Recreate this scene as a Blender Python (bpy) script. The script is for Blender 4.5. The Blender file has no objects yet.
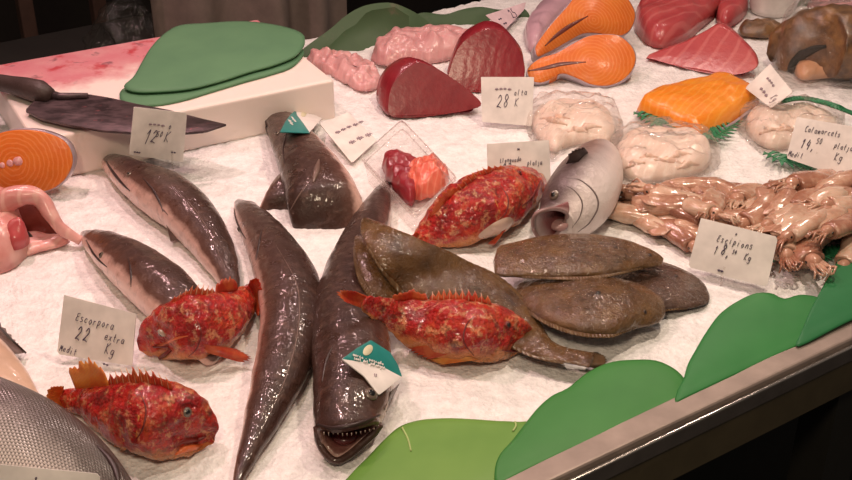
import bpy, bmesh, math, random
from mathutils import Vector as V, Matrix, noise
from mathutils.bvhtree import BVHTree
random.seed(7)
SC = bpy.context.scene
COL = SC.collection
# ---- camera model: eye 0.8 m above the ice, looking 30 degrees down ----
F, CX, CY = 1200.0, 426.0, 240.0
PITCH = math.radians(30)
ZI = 0.85
CAM = V((0, 0, 1.65))
FW = V((0, math.cos(PITCH), -math.sin(PITCH)))
RT = V((1, 0, 0))
UP = V((0, math.sin(PITCH), math.cos(PITCH)))
Z = V((0, 0, 1))
def ray(px, py): return FW + RT*((px-CX)/F) + UP*((CY-py)/F)
def P(px, py, z=0.0):
    d = ray(px, py); return CAM + d*((ZI+z-CAM.z)/d.z)
def depth(p): return (p-CAM).dot(FW)
def plane_px(p0, n):
    def f(px, py):
        d = ray(px, py); return CAM + d*((p0-CAM).dot(n)/d.dot(n))
    return f
def tilted(a, b, z, tilt):
    """plane through the ice line a-b (pixels, height z) leaning back; tilt in degrees from lying flat"""
    A, B = P(a[0], a[1], z), P(b[0], b[1], z)
    t = (B-A).normalized(); back = Z.cross(t)
    if back.y < 0: back = -back
    r = math.radians(tilt)
    upv = back*math.cos(r) + Z*math.sin(r)
    n = t.cross(upv).normalized()
    if n.dot(FW) > 0: n = -n
    return plane_px(A, n), n, t, upv
# ---- curves ----
def cr(p0, p1, p2, p3, t):
    return tuple(0.5*((2*b)+(c-a)*t+(2*a-5*b+4*c-d)*t*t+(-a+3*b-3*c+d)*t**3) for a, b, c, d in zip(p0, p1, p2, p3))
def smooth_open(pts, n):
    pts = [tuple(p) for p in pts]; L = [0]
    for a, b in zip(pts, pts[1:]): L.append(L[-1]+math.dist(a[:2], b[:2])+1e-6)
    ext = [tuple(2*x-y for x, y in zip(pts[0], pts[1]))]+pts+[tuple(2*x-y for x, y in zip(pts[-1], pts[-2]))]
    out = []
    for i in range(n):
        s = L[-1]*i/(n-1); k = 0
        while k < len(L)-2 and L[k+1] < s: k += 1
        t = (s-L[k])/(L[k+1]-L[k])
        out.append(cr(ext[k], ext[k+1], ext[k+2], ext[k+3], t))
    return out
def smooth_closed(pts, n, sharp=False):
    pts = [tuple(p) for p in pts]; m = len(pts); L = [0]
    for i in range(m): L.append(L[-1]+math.dist(pts[i], pts[(i+1) % m])+1e-9)
    out = []
    for i in range(n):
        s = L[-1]*i/n; k = 0
        while k < m-1 and L[k+1] < s: k += 1
        t = (s-L[k])/(L[k+1]-L[k])
        a, b = pts[k], pts[(k+1) % m]
        if sharp: out.append(tuple(x+(y-x)*t for x, y in zip(a, b)))
        else: out.append(cr(pts[k-1], a, b, pts[(k+2) % m], t))
    return out
# ---- mesh builder ----
class MB:
    def __init__(s): s.v = []; s.f = []; s.at = {}
    def vert(s, p, **k):
        i = len(s.v); s.v.append(V(p))
        for n, x in k.items(): s.at.setdefault(n, {})[i] = x
        return i
    def face(s, *i): s.f.append(tuple(i))
    def strip(s, A, B, closed=True):
        m = len(A)
        for k in range(m if closed else m-1):
            s.f.append((A[k], A[(k+1) % m], B[(k+1) % m], B[k]))
    def jitter(s, amp, sc, seed=0.0):
        for i, p in enumerate(s.v):
            q = p*sc+V((seed, seed*1.7, 0)); s.v[i] = p+noise.noise_vector(q)*amp
    def bvh(s): return BVHTree.FromPolygons([tuple(p) for p in s.v], s.f)
    def build(s, name, m, parent=None, loc=None, smooth=True, bevel=0, sub=0):
        if loc is None:
            if parent is not None: loc = V(parent['_o'])
            else:
                lo = V((min(p.x for p in s.v), min(p.y for p in s.v), min(p.z for p in s.v)))
                hi = V((max(p.x for p in s.v), max(p.y for p in s.v), max(p.z for p in s.v)))
                loc = V(((lo.x+hi.x)/2, (lo.y+hi.y)/2, lo.z))
        me = bpy.data.meshes.new(name)
        me.from_pydata([tuple(p-loc) for p in s.v], [], s.f)
        for n, d in s.at.items():
            a = me.attributes.new(n, 'FLOAT', 'POINT')
            a.data.foreach_set('value', [float(d.get(i, 0.0)) for i in range(len(s.v))])
        bm = bmesh.new(); bm.from_mesh(me)
        bmesh.ops.recalc_face_normals(bm, faces=bm.faces); bm.to_mesh(me); bm.free()
        if smooth:
            for q in me.polygons: q.use_smooth = True
        me.materials.append(m)
        o = bpy.data.objects.new(name, me); COL.objects.link(o)
        if parent is not None:
            o.parent = parent
            o['_o'] = tuple(loc)
        else:
            o.location = loc; o['_o'] = tuple(loc)
        if bevel:
            b = o.modifiers.new('bevel', 'BEVEL'); b.width = bevel; b.segments = 3; b.limit_method = 'ANGLE'; b.angle_limit = math.radians(35)
        if sub:
            u = o.modifiers.new('sub', 'SUBSURF'); u.levels = sub; u.render_levels = sub
        return o
def thing(name, label, cat, loc, group=None):
    o = bpy.data.objects.new(name, None); COL.objects.link(o); o.empty_display_size = .02
    o.location = loc; o['_o'] = tuple(loc); o['label'] = label; o['category'] = cat
    if group: o['group'] = group
    return o
def tag(o, label=None, cat=None, group=None, kind=None):
    for k, x in (('label', label), ('category', cat), ('group', group), ('kind', kind)):
        if x: o[k] = x
    return o
# ---- shapes ----
def box(mb, c, sx, sy, sz, ax=V((1, 0, 0)), ay=V((0, 1, 0)), az=Z):
    I = [mb.vert(c+ax*sx*a+ay*sy*b+az*sz*d) for d in (-.5, .5) for b in (-.5, .5) for a in (-.5, .5)]
    for q in ((0, 1, 3, 2), (4, 6, 7, 5), (0, 4, 5, 1), (2, 3, 7, 6), (0, 2, 6, 4), (1, 5, 7, 3)):
        mb.face(*[I[k] for k in q])
def tube(mb, pts, r, m=8, **k):
    pts = [V(p) for p in pts]; n = len(pts); prev = None; ref = V((.3, .2, 1)).normalized()
    rr = r if callable(r) else (lambda t: r)
    first = None
    for i, p in enumerate(pts):
        t = (pts[min(i+1, n-1)]-pts[max(i-1, 0)])
        t = t.normalized() if t.length > 1e-9 else V((0, 0, 1))
        a = t.cross(ref)
        if a.length < 1e-3: a = t.cross(V((1, 0, 0)))
        a.normalize(); b = t.cross(a); q = rr(i/(n-1))
        R = [mb.vert(p+(a*math.cos(2*math.pi*j/m)+b*math.sin(2*math.pi*j/m))*q, **k) for j in range(m)]
        if prev: mb.strip(prev, R)
        else: first = R
        prev = R
    mb.face(*first[::-1]); mb.face(*prev)
def ball(mb, c, r, ax=None, flat=1.0, nu=14, nv=9, **k):
    ax = (ax or Z).normalized(); a = ax.cross(V((.13, .9, .2))).normalized(); b = ax.cross(a)
    prev = None
    for i in range(nv+1):
        th = math.pi*i/nv
        R = [mb.vert(c+(a*math.cos(2*math.pi*j/nu)+b*math.sin(2*math.pi*j/nu))*r*math.sin(max(th, .02) if i < nv else .02)+ax*r*flat*math.cos(th), **k) for j in range(nu)]
        if prev: mb.strip(prev, R)
        else: mb.face(*R)
        prev = R
    mb.face(*prev[::-1])
class Body: pass
def body(pts, ratio=.8, base=0.0, sink=.85, n=46, M=26, roll=0.0, pinch=0.0, mouth=None, bite=.05, inn=None, cap0=True, cap1=True, wob=0.0):
    """a rounded body lofted along a spine; pts = (px, py, half width in px[, extra height])"""
    B = Body(); B.mb = mb = MB(); B.C = []; B.N = []; B.T = []; B.a = []; B.b = []; B.ph = math.radians(90+roll)
    pts = [tuple(p)+(0.0,)*(4-len(p)) for p in pts]
    S = smooth_open(pts, n)
    for i, (px, py, hw, zo) in enumerate(S):
        hw = max(hw, .8)
        q0, q1 = S[max(i-1, 0)], S[min(i+1, n-1)]
        d = V((q1[0]-q0[0], q1[1]-q0[1])); d.normalize()
        ex, ey = -d.y, d.x
        e = RT*ex - UP*ey
        z = .02
        for _ in range(3):
            c = P(px, py, z)
            g = P(q1[0], q1[1], z)-P(q0[0], q0[1], z); g.z = 0; g.normalize()
            nn = g.cross(Z)
            if nn.dot(e) < 0: nn = -nn
            s = hw*depth(c)/F
            a = s/math.sqrt(nn.dot(e)**2+(ratio*Z.dot(e))**2); b = a*ratio
            z = base+zo+b*sink
        B.C.append(P(px, py, z)); B.N.append(nn); B.T.append(g); B.a.append(a); B.b.append(b)
    # smooth frames and radii
    for _ in range(2):
        for arr in (B.a, B.b):
            arr[:] = [arr[0]]+[(arr[i-1]+2*arr[i]+arr[i+1])/4 for i in range(1, n-1)]+[arr[-1]]
        B.N[:] = [B.N[0]]+[(B.N[i-1]+B.N[i]*2+B.N[i+1]).normalized() for i in range(1, n-1)]+[B.N[-1]]
        zs = [c.z for c in B.C]; zs = [zs[0]]+[(zs[i-1]+2*zs[i]+zs[i+1])/4 for i in range(1, n-1)]+[zs[-1]]
        for c, zz in zip(B.C, zs): c.z = zz
    def surf(u, phi, k=1.0):
        x = u*(n-1); i = min(int(x), n-2); t = x-i
        c = B.C[i].lerp(B.C[i+1], t); N = B.N[i].lerp(B.N[i+1], t); a = B.a[i]+(B.a[i+1]-B.a[i])*t; b = B.b[i]+(B.b[i+1]-B.b[i])*t
        return c+N*a*k*math.cos(phi)+Z*b*k*math.sin(phi)
    B.surf = surf; B.n = n
    prev = None; rings = []
    for i in range(n):
        R = []
        for j in range(M):
            ph = 2*math.pi*j/M
            cc, ss = math.cos(ph), math.sin(ph)
            rad = 1.0+pinch*(math.cos(2*(ph-B.ph))-1)*-.5*0
            if pinch: rad = 1-pinch*abs(math.sin(ph-B.ph))**2*0.5
            p = B.C[i]+B.N[i]*B.a[i]*cc*rad+Z*B.b[i]*ss*rad
            R.append(mb.vert(p, dr=math.cos(ph-B.ph), al=i/(n-1), cv=0.0, sd=math.sin(ph-B.ph)))
        if prev: mb.strip(prev, R)
        rings.append(R); prev = R
    if wob:
        for i, p in enumerate(mb.v): mb.v[i] = p+noise.noise_vector(p*38)*wob+noise.noise_vector(p*110)*wob*.6
    def cap(R, i, out):
        tip = mb.vert(B.C[i]+out*min(B.a[i], B.b[i])*.5, dr=.3, al=i/(n-1), cv=0)
        for j in range(M): mb.face(R[j], R[(j+1) % M], tip)
    if cap0: cap(rings[0], 0, -B.T[0])
    if mouth is None:
        if cap1: cap(rings[-1], n-1, B.T[-1])
    else:
        # mouth: rim points (px, py, z) around the lips; the skin turns inward into a dark cavity
        rim = [P(*q) for q in mouth]
        rim = [V(q) for q in smooth_closed(rim, M)]
        last = [mb.v[k] for k in rings[-1]]
        best = None
        for fl in (0, 1):
            rr = rim[::-1] if fl else rim
            for sft in range(M):
                cand = rr[sft:]+rr[:sft]
                dd = sum((x-y).length_squared for x, y in zip(cand, last))
                if best is None or dd < best[0]: best = (dd, cand)
        rim = best[1]; cen = sum(rim, V())/M; inn = inn or -B.T[-1]
        mid = [mb.vert(x.lerp(y, .55)+(x.lerp(y, .55)-cen)*.06, dr=mb.at['dr'][rings[-1][k]], al=1, cv=0) for k, (x, y) in enumerate(zip(last, rim))]
        mb.strip(rings[-1], mid)
        lip = [mb.vert(x, dr=mb.at['dr'][rings[-1][k]]*.6, al=1, cv=.12) for k, x in enumerate(rim)]
        mb.strip(mid, lip)
        prev = lip
        for sc, dp, cvv in ((.86, .004, .45), (.8, bite*.4, 1), (.6, bite, 1), (.2, bite*1.2, 1)):
            R = [mb.vert(cen+(x-cen)*sc+inn*dp, dr=0, al=1, cv=cvv) for x in rim]
            mb.strip(prev, R); prev = R
        mb.face(*prev)
        B.rim = rim; B.cen = cen
    B.tree = mb.bvh()
    def on(px, py, lift=0.0):
        d = ray(px, py).normalized()
        h = B.tree.ray_cast(CAM, d)
        if h[0] is None:
            h = B.tree.find_nearest(P(px, py, base+.02))
            p, nn = h[0], h[1]
        else: p, nn = h[0], h[1]
        if nn.dot(d) > 0: nn = -nn
        return p+nn*lift, nn
    B.on = on
    return B
def base_of(B):
    c = sum(B.C, V())/len(B.C); c.z = ZI; return c
def eye(B, parent, px, py, r, iris, pup, flat=.5):
    p, nn = B.on(px, py)
    m = MB(); ball(m, p, r, nn, flat); e = m.build('eye', iris, parent)
    m = MB(); ball(m, p+nn*r*flat*.62, r*.56, nn, .6); m.build('pupil', pup, e)
    return e
def surf_line(B, name, pts, r, m, parent, n=24, lift=0.0):
    q = smooth_open(pts, n); mb = MB()
    tube(mb, [B.on(a, b, lift)[0] for a, b in q], lambda t: r*(.25+.75*math.sin(math.pi*min(max(t, .03), .97))), 6)
    return mb.build(name, m, parent)
def fan(mb, A, T, nr=24, na=8, saw=.0, thick=.0012, ripple=.0):
    """a thin finned sheet between the base line A and the outer line T (3-D points), saw-toothed at its edge"""
    A = [V(q) for q in smooth_open([tuple(V(x)) for x in A], nr)] if len(A) > 1 else [V(A[0])]*nr
    T = [V(q) for q in smooth_open([tuple(V(x)) for x in T], nr)]
    up = None
    G = []; H = []
    for i in range(nr):
        row = []; row2 = []
        for j in range(na+1):
            t = j/na
            k = 1-(saw*(i % 2)) if True else 1
            p = A[i].lerp(T[i], t*(1-(1-k)*t))
            d1 = (T[min(i+1, nr-1)]-T[max(i-1, 0)]); d2 = T[i]-A[i]
            nn = d1.cross(d2)
            nn = nn.normalized() if nn.length > 1e-12 else Z
            p = p+nn*(ripple*(1 if i % 2 else -1)*min(1, t*2))
            th = thick*(1-.7*t)
            row.append(mb.vert(p+nn*th/2, al=t, dr=i/(nr-1))); row2.append(mb.vert(p-nn*th/2, al=t, dr=i/(nr-1)))
        G.append(row); H.append(row2)
    for g in (G, H):
        for i in range(nr-1):
            for j in range(na): mb.face(g[i][j], g[i+1][j], g[i+1][j+1], g[i][j+1])
    for i in range(nr-1):
        mb.face(G[i][na], G[i+1][na], H[i+1][na], H[i][na]); mb.face(G[i][0], H[i][0], H[i+1][0], G[i+1][0])
    for i in (0, nr-1):
        for j in range(na): mb.face(G[i][j], G[i][j+1], H[i][j+1], H[i][j])
def pillow(mb, out, c0, c1, h, base=0.0, nr=9, edge=.35, n=64, px=True, under=0.0, bump=0.0, bs=60, sharp=False, lift=None):
    """a domed mass with the outline out; rises to h over the centre line c0-c1. lift(p) adds height."""
    O = [V(q) for q in smooth_closed([tuple(P(a, b, base)) if px else (a, b, ZI+base) for a, b in out], n, sharp)]
    A = P(c0[0], c0[1], base) if px else V((c0[0], c0[1], ZI+base)); Bc = P(c1[0], c1[1], base) if px else V((c1[0], c1[1], ZI+base))
    ab = Bc-A
    def near(p):
        t = max(0, min(1, (p-A).dot(ab)/max(ab.length_squared, 1e-9))); return A+ab*t
    prev = None; first = None
    for k in range(nr+1):
        t = k/nr; R = []
        hh = h*(edge*min(1, t*5)+(1-edge)*math.sin(t*math.pi/2)**.9 if t > 0 else 0)
        ss = t if t < .98 else .98
        for p in O:
            q = p.lerp(near(p), ss**1.15)
            z = hh + (noise.noise(q*bs)*bump*min(1, t*3) if bump else 0) + (lift(q) if lift else 0)
            R.append(mb.vert(q+Z*z, al=t, dr=1, cv=0))
        if prev: mb.strip(prev, R)
        else: first = R
        prev = R
    mb.face(*prev)
    R = [mb.vert(mb.v[i]-Z*under, al=0, dr=-1, cv=0) for i in first] if under else first
    if under: mb.strip(first, R)
    mb.face(*R[::-1])
def slab(mb, out, f, nrm, thick, n=72, sharp=False, bev=.12):
    """a plate whose face lies in the plane f (pixel -> point) with normal nrm towards the viewer, extruded back"""
    O = [V(q) for q in smooth_closed([tuple(f(a, b)) for a, b in out], n, sharp)]
    c = sum(O, V())/n
    t = (O[0]-c).normalized(); s = nrm.cross(t)
    def ring(k, d): return [mb.vert(c+(p-c)*k-nrm*d, al=d/thick, dr=0, cv=0) for p in O]
    be = thick*bev; w = (O[0]-c).length
    kin = 1-be/max(w, .01)
    a0 = ring(kin, 0); a = ring((1+kin)/2+.002, be*.3); b = ring(1, be); d = ring(1, thick-be); e = ring(kin, thick)
    for x, y in ((a0, a), (a, b), (b, d), (d, e)): mb.strip(x, y)
    mb.face(*a0); mb.face(*e[::-1])
    return O
# ---------------- materials ----------------
class NT:
    def __init__(s, name):
        s.m = bpy.data.materials.new(name); s.m.use_nodes = True; s.t = s.m.node_tree; s.t.nodes.clear()
        s.out = s.t.nodes.new('ShaderNodeOutputMaterial'); s._co = None
    def put(s, sock, v):
        if isinstance(v, bpy.types.NodeSocket): s.t.links.new(v, sock)
        else:
            if isinstance(v, tuple) and len(v) == 3 and sock.type == 'RGBA': v = v+(1,)
            sock.default_value = v
    def nd(s, typ, ins=None, **props):
        n = s.t.nodes.new('ShaderNode'+typ)
        for k, v in props.items(): setattr(n, k, v)
        for k, v in (ins or {}).items(): s.put(n.inputs[k], v)
        return n
    def co(s):
        if not s._co: s._co = s.nd('TexCoord').outputs['Object']
        return s._co
    def scaled(s, sx, sy, sz, rot=(0, 0, 0), loc=(0, 0, 0)):
        return s.nd('Mapping', {'Vector': s.co(), 'Scale': (sx, sy, sz), 'Rotation': rot, 'Location': loc}).outputs[0]
    def noise(s, sc, det=3, rough=.6, vec=None, dist=0):
        return s.nd('TexNoise', {'Vector': vec or s.co(), 'Scale': sc, 'Detail': det, 'Roughness': rough, 'Distortion': dist}).outputs[0]
    def vor(s, sc, vec=None, feature='F1'):
        return s.nd('TexVoronoi', {'Vector': vec or s.co(), 'Scale': sc}, feature=feature).outputs['Distance']
    def attr(s, n): return s.nd('Attribute', attribute_name=n).outputs['Fac']
    def ramp(s, fac, stops, interp='LINEAR'):
        r = s.nd('ValToRGB', {'Fac': fac}); e = r.color_ramp; e.interpolation = interp
        while len(e.elements) < len(stops): e.elements.new(.5)
        for q, (p, c) in zip(e.elements, stops): q.position = p; q.color = (c if isinstance(c, tuple) else (c, c, c))+(1,)
        return r.outputs[0]
    def mix(s, f, a, b, mode='MIX'):
        n = s.nd('Mix', data_type='RGBA', blend_type=mode)
        s.put(n.inputs[0], f); s.put(n.inputs[6], a); s.put(n.inputs[7], b); return n.outputs[2]
    def math(s, op, a, b=0.0, c=0.0):
        n = s.nd('Math', operation=op); s.put(n.inputs[0], a); s.put(n.inputs[1], b); s.put(n.inputs[2], c); return n.outputs[0]
    def bump(s, h, st=.5, dist=.002, nrm=None):
        i = {'Height': h, 'Strength': st, 'Distance': dist}
        if nrm is not None: i['Normal'] = nrm
        return s.nd('Bump', i).outputs[0]
    def bsdf(s, col, rough=.4, nrm=None, **k):
        i = {'Base Color': col, 'Roughness': rough}
        if nrm is not None:
            i['Normal'] = nrm
            if 'Coat_Weight' in k and 'Coat_Normal' not in k: i['Coat Normal'] = nrm
        i.update({a.replace('_', ' '): b for a, b in k.items()})
        return s.nd('BsdfPrincipled', i).outputs[0]
    def done(s, sh): s.t.links.new(sh, s.out.inputs[0]); return s.m
def srgb(r, g, b):
    f = lambda c: (c/255/12.92 if c/255 <= .04045 else ((c/255+.055)/1.055)**2.4)
    return (f(r), f(g), f(b))
def flat(name, col, rough=.5, bumpsc=0, bst=.3, **k):
    t = NT(name); n = None
    if bumpsc: n = t.bump(t.noise(bumpsc), bst, .002)
    c = t.mix(t.ramp(t.noise(25), [(.35, 0.0), (.7, 1.0)]), tuple(x*.85 for x in col), tuple(min(1, x*1.1) for x in col))
    return t.done(t.bsdf(c, rough, n, **k))
M = {}
def m_ice():
    t = NT('crushed_ice')
    v = t.vor(170); n1 = t.noise(60, 4, .7); n2 = t.noise(420, 2, .6)
    h = t.math('ADD', t.math('MULTIPLY', v, .7), t.math('ADD', t.math('MULTIPLY', n1, .9), t.math('MULTIPLY', n2, .4)))
    c = t.ramp(n1, [(.3, (.72, .70, .69)), (.65, (.93, .91, .90))])
    p = t.bsdf(c, t.ramp(n2, [(.3, .22), (.7, .6)]), t.bump(h, .55, .004), Specular_IOR_Level=.45, Subsurface_Weight=.0)
    return t.done(p)
M['ice'] = m_ice()
def m_hake():
    t = NT('hake_skin')
    dr = t.attr('dr'); cv = t.attr('cv')
    n = t.noise(35, 4, .65); nf = t.noise(16, 3, .6, t.scaled(1, 1, 1)); nn = t.noise(260, 2)
    d = t.math('ADD', dr, t.math('MULTIPLY', t.math('SUBTRACT', n, .5), .45))
    c = t.ramp(t.math('MULTIPLY_ADD', d, .5, .5), [(.20, (.80, .55, .48)), (.40, (.60, .38, .32)), (.52, (.115, .054, .040)), (.72, (.060, .028, .021)), (1, (.042, .020, .015))])
    c = t.mix(t.ramp(t.noise(90, 3), [(.5, 0.0), (.75, .45)]), c, (.19, .11, .085))
    c = t.mix(t.math('MULTIPLY', cv, 1.0), c, (.10, .012, .012))
    r = t.ramp(t.noise(55, 3), [(.35, .24), (.7, .5)])
    b = t.bump(nn, .2, .002, t.bump(nf, .3, .004, t.bump(t.noise(95, 5, .75), .35, .004)))
    return t.done(t.bsdf(c, r, b, Specular_IOR_Level=.25, Coat_Weight=.6, Coat_Roughness=.04, Coat_Normal=t.bump(t.noise(60, 3, .6), 1.0, .0024)))
M['hake'] = m_hake()
def m_scorp():
    t = NT('scorpionfish_skin')
    dr = t.attr('dr')
    w = t.noise(30, 3, .6, dist=.6); m2 = t.noise(85, 3, .7); m3 = t.noise(55, 4, .7, t.scaled(1, 1, 1, (0, 0, 0), (.3, .7, .1)))
    c = t.ramp(w, [(.30, (.62, .10, .025)), (.43, (.60, .035, .018)), (.55, (.50, .012, .012)), (.70, (.28, .015, .012))])
    c = t.mix(t.ramp(m2, [(.52, 0.0), (.62, .75)]), c, (.80, .36, .17))
    c = t.mix(t.ramp(m3, [(.55, 0.0), (.66, .7)]), c, (.13, .03, .015))
    bel = t.ramp(t.math('MULTIPLY_ADD', dr, .5, t.math('MULTIPLY_ADD', t.math('SUBTRACT', w, .5), .5, .5)), [(.18, 1.0), (.36, .0)])
    c = t.mix(t.math('MULTIPLY', bel, .8), c, (.75, .30, .10))
    b = t.bump(t.vor(230), .7, .004, t.bump(t.noise(90, 5, .8), 1.0, .008))
    return t.done(t.bsdf(c, t.ramp(m3, [(.3, .22), (.7, .5)]), b, Specular_IOR_Level=.25, Coat_Weight=.7, Coat_Roughness=.05, Coat_Normal=t.bump(t.noise(85, 3, .6), 1.0, .0028)))
M['scorp'] = m_scorp()
def m_fin(name, a, b, rays=26):
    t = NT(name)
    w = t.math('SINE', t.math('MULTIPLY', t.attr('dr'), rays*6.28))
    n = t.noise(70, 3)
    c = t.mix(t.ramp(n, [(.4, 0.0), (.62, 1.0)]), a, b)
    c = t.mix(t.math('MULTIPLY_ADD', w, .15, .15), c, tuple(x*.6 for x in a))
    p = t.bsdf(c, .3, t.bump(w, .5, .001), Coat_Weight=.3)
    tr = t.nd('BsdfTranslucent', {'Color': c}).outputs[0]
    return t.done(t.nd('MixShader', {0: .3, 1: p, 2: tr}).outputs[0])
M['fin_red'] = m_fin('red_fin', (.62, .05, .02), (.75, .17, .05))
M['fin_orange'] = m_fin('orange_fin', (.95, .42, .09), (.92, .27, .06))
M['fin_brown'] = m_fin('brown_fin', (.20, .12, .10), (.33, .22, .19))
M['fin_grey'] = m_fin('grey_fin', (.16, .12, .11), (.3, .24, .22))
def m_sole(name='sole_skin', k=1.0):
    t = NT(name)
    n = t.noise(28, 4, .6); s = t.vor(420); p = t.noise(110, 3, .7)
    c = t.ramp(n, [(.3, (.068*k, .031*k, .009)), (.5, (.125*k, .060*k, .018)), (.7, (.185*k, .095*k, .030))])
    c = t.mix(t.ramp(p, [(.58, 0.0), (.72, .5)]), c, (.07, .035, .016))
    b = t.bump(s, .45, .0015, t.bump(t.noise(110, 5, .75), .9, .005))
    return t.done(t.bsdf(c, t.ramp(p, [(.35, .16), (.7, .38)]), b, Specular_IOR_Level=.25, Coat_Weight=.9, Coat_Roughness=.05, Coat_Normal=t.bump(t.noise(75, 3, .6), 1.0, .0050)))
M['sole'] = m_sole(); M['sole_dark'] = m_sole('dark_sole_skin', .55)
def m_bass(name, lo, hi, scales=True, metal=.28):
    t = NT(name)
    dr = t.attr('dr'); cv = t.attr('cv')
    al = t.attr('al'); sd = t.nd('Attribute', attribute_name='dr').outputs['Fac']
    n = t.noise(22, 3)
    d = t.math('ADD', dr, t.math('MULTIPLY', t.math('SUBTRACT', n, .5), .5))
    c = t.ramp(t.math('MULTIPLY_ADD', d, .5, .5), [(.38, hi), (.60, tuple((a+b)/2 for a, b in zip(lo, hi))), (.82, lo), (1, tuple(x*.7 for x in lo))])
    r = .34; bp = t.bump(t.noise(90, 4, .7), .5, .004)
    if scales:
        ang = t.nd('Math', operation='ARCCOSINE', use_clamp=False); t.put(ang.inputs[0], dr)
        uu = t.math('MULTIPLY', al, 105.0); vv = t.math('MULTIPLY', ang.outputs[0], 15.0)
        row = t.math('FLOOR', uu); off = t.math('MULTIPLY', t.math('MODULO', row, 2.0), .5)
        fu = t.math('FRACT', uu); fv = t.math('SUBTRACT', t.math('FRACT', t.math('ADD', vv, off)), .5)
        h = t.math('SUBTRACT', t.math('SUBTRACT', 1.0, fu), t.math('MULTIPLY', t.math('MULTIPLY', fv, fv), 2.2))
        c = t.mix(t.ramp(h, [(-.0, .7), (.3, 0.0)]), c, tuple(x*.35 for x in lo))
        bp = t.bump(h, .6, .0016)
    c = t.mix(cv, c, (.23, .07, .07))
    return t.done(t.bsdf(c, r, bp, Metallic=metal, Specular_IOR_Level=.6, Coat_Weight=.3, Coat_Roughness=.16))
M['bass'] = m_bass('bass_scales', (.13, .10, .09), (.80, .71, .66), True, .12)
M['basshead'] = m_bass('bass_head_skin', (.13, .090, .088), (.80, .70, .67), False, .05)
def m_meat(name, deep, mid, lines, sc=55, rot=0.0, amt=.5, rough=.3):
    t = NT(name)
    w = t.nd('TexWave', {'Vector': t.scaled(1, 1, 1, (0, 0, rot)), 'Scale': sc, 'Distortion': 5, 'Detail': 2, 'Detail Scale': .8}).outputs['Fac']
    n = t.noise(18, 4)
    c = t.ramp(n, [(.3, deep), (.7, mid)])
    c = t.mix(t.math('MULTIPLY', t.ramp(w, [(.78, 0.0), (.97, 1.0)]), amt), c, lines)
    b = t.bump(t.noise(110, 3), .25, .002, t.bump(w, .1, .001))
    return t.done(t.bsdf(c, rough, b, Specular_IOR_Level=.5, Subsurface_Weight=.15, Subsurface_Radius=(.006, .002, .0015), Coat_Weight=.25, Coat_Roughness=.2))
M['tuna'] = m_meat('dark_tuna_meat', (.20, .010, .018), (.30, .018, .028), (.36, .05, .06), 20, .4, .15)
M['tunaface'] = m_meat('tuna_cut_face', (.17, .012, .018), (.25, .022, .027), (.30, .05, .05), 14, 1.0, .12, .38)
M['tunapink'] = m_meat('pink_tuna_meat', (.42, .05, .06), (.50, .085, .085), (.68, .24, .22), 13, .9, .32)
M['fillet'] = m_meat('salmon_fillet_meat', (.80, .22, .012), (.88, .33, .03), (.92, .50, .13), 26, .6, .3)
M['roe'] = m_meat('orange_red_meat', (.62, .09, .06), (.72, .17, .10), (.8, .35, .25), 40, .2, .4)
M['pinkmeat'] = m_meat('pale_pink_meat', (.62, .27, .28), (.72, .40, .39), (.80, .54, .53), 30, .3, .22)
M['flap'] = m_meat('pink_flap_meat', (.60, .22, .20), (.75, .40, .36), (.85, .6, .5), 16, .3, .35)
def m_steak(name, a, b):
    t = NT(name)
    u, v = t.attr('tx'), t.attr('ty')
    vec = t.nd('CombineXYZ', {0: u, 1: v, 2: 0.0}).outputs[0]
    w = t.nd('TexWave', {'Vector': vec, 'Scale': 48.0, 'Distortion': 3.2, 'Detail': 2, 'Detail Scale': 1.3}, wave_type='RINGS', rings_direction='Z').outputs['Fac']
    n = t.noise(22, 3)
    c = t.ramp(n, [(.3, a), (.7, b)])
    c = t.mix(t.ramp(w, [(.55, 0.0), (1.0, .20)]), c, (.90, .46, .20))
    return t.done(t.bsdf(c, .42, t.bump(t.noise(120, 3), .3, .002), Specular_IOR_Level=.3, Subsurface_Weight=.15, Subsurface_Radius=(.006, .002, .001), Coat_Weight=.12, Coat_Roughness=.15))
M['steak'] = m_steak('salmon_steak_flesh', (.66, .145, .018), (.74, .21, .03))
M['salskin'] = flat('silver_salmon_skin', (.42, .33, .37), .3, 90, .2, Metallic=.2, Coat_Weight=.3)
M['lilac'] = flat('lilac_salmon_side', (.62, .38, .45), .3, 40, .3, Coat_Weight=.4)
def m_squid():
    t = NT('squid_skin')
    n = t.noise(45, 4, .65); oi = t.nd('ObjectInfo').outputs['Random']
    al = t.attr('al')
    c = t.ramp(t.math('ADD', t.math('MULTIPLY', n, .7), t.math('MULTIPLY', oi, .35)), [(.34, (.64, .45, .34)), (.48, (.52, .31, .215)), (.62, (.36, .165, .105)), (.85, (.25, .10, .065))])
    b = t.bump(t.noise(130, 3), .3, .002)
    return t.done(t.bsdf(c, .18, b, Subsurface_Weight=.3, Subsurface_Radius=(.008, .004, .003), Specular_IOR_Level=.65, Coat_Weight=.5, Coat_Roughness=.08))
M['squid'] = m_squid()
M['squidhead'] = flat('squid_head_skin', (.46, .24, .16), .2, 130, .4, Coat_Weight=.5)
def m_leaf(name, a, b, rough=.45, spots=None):
    t = NT(name)
    c = t.ramp(t.noise(9, 3), [(.35, a), (.65, b)])
    if spots: c = t.mix(t.ramp(t.noise(20, 4, .7), [(.57, 0.0), (.72, .55)]), c, spots)
    p = t.bsdf(c, rough, t.bump(t.noise(14, 3), .25, .004), Specular_IOR_Level=.35)
    tr = t.nd('BsdfTranslucent', {'Color': c}).outputs[0]
    return t.done(t.nd('MixShader', {0: .18, 1: p, 2: tr}).outputs[0])
M['leaf_block'] = m_leaf('dull_green_sheet', (.115, .265, .140), (.135, .30, .155), .6)
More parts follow.
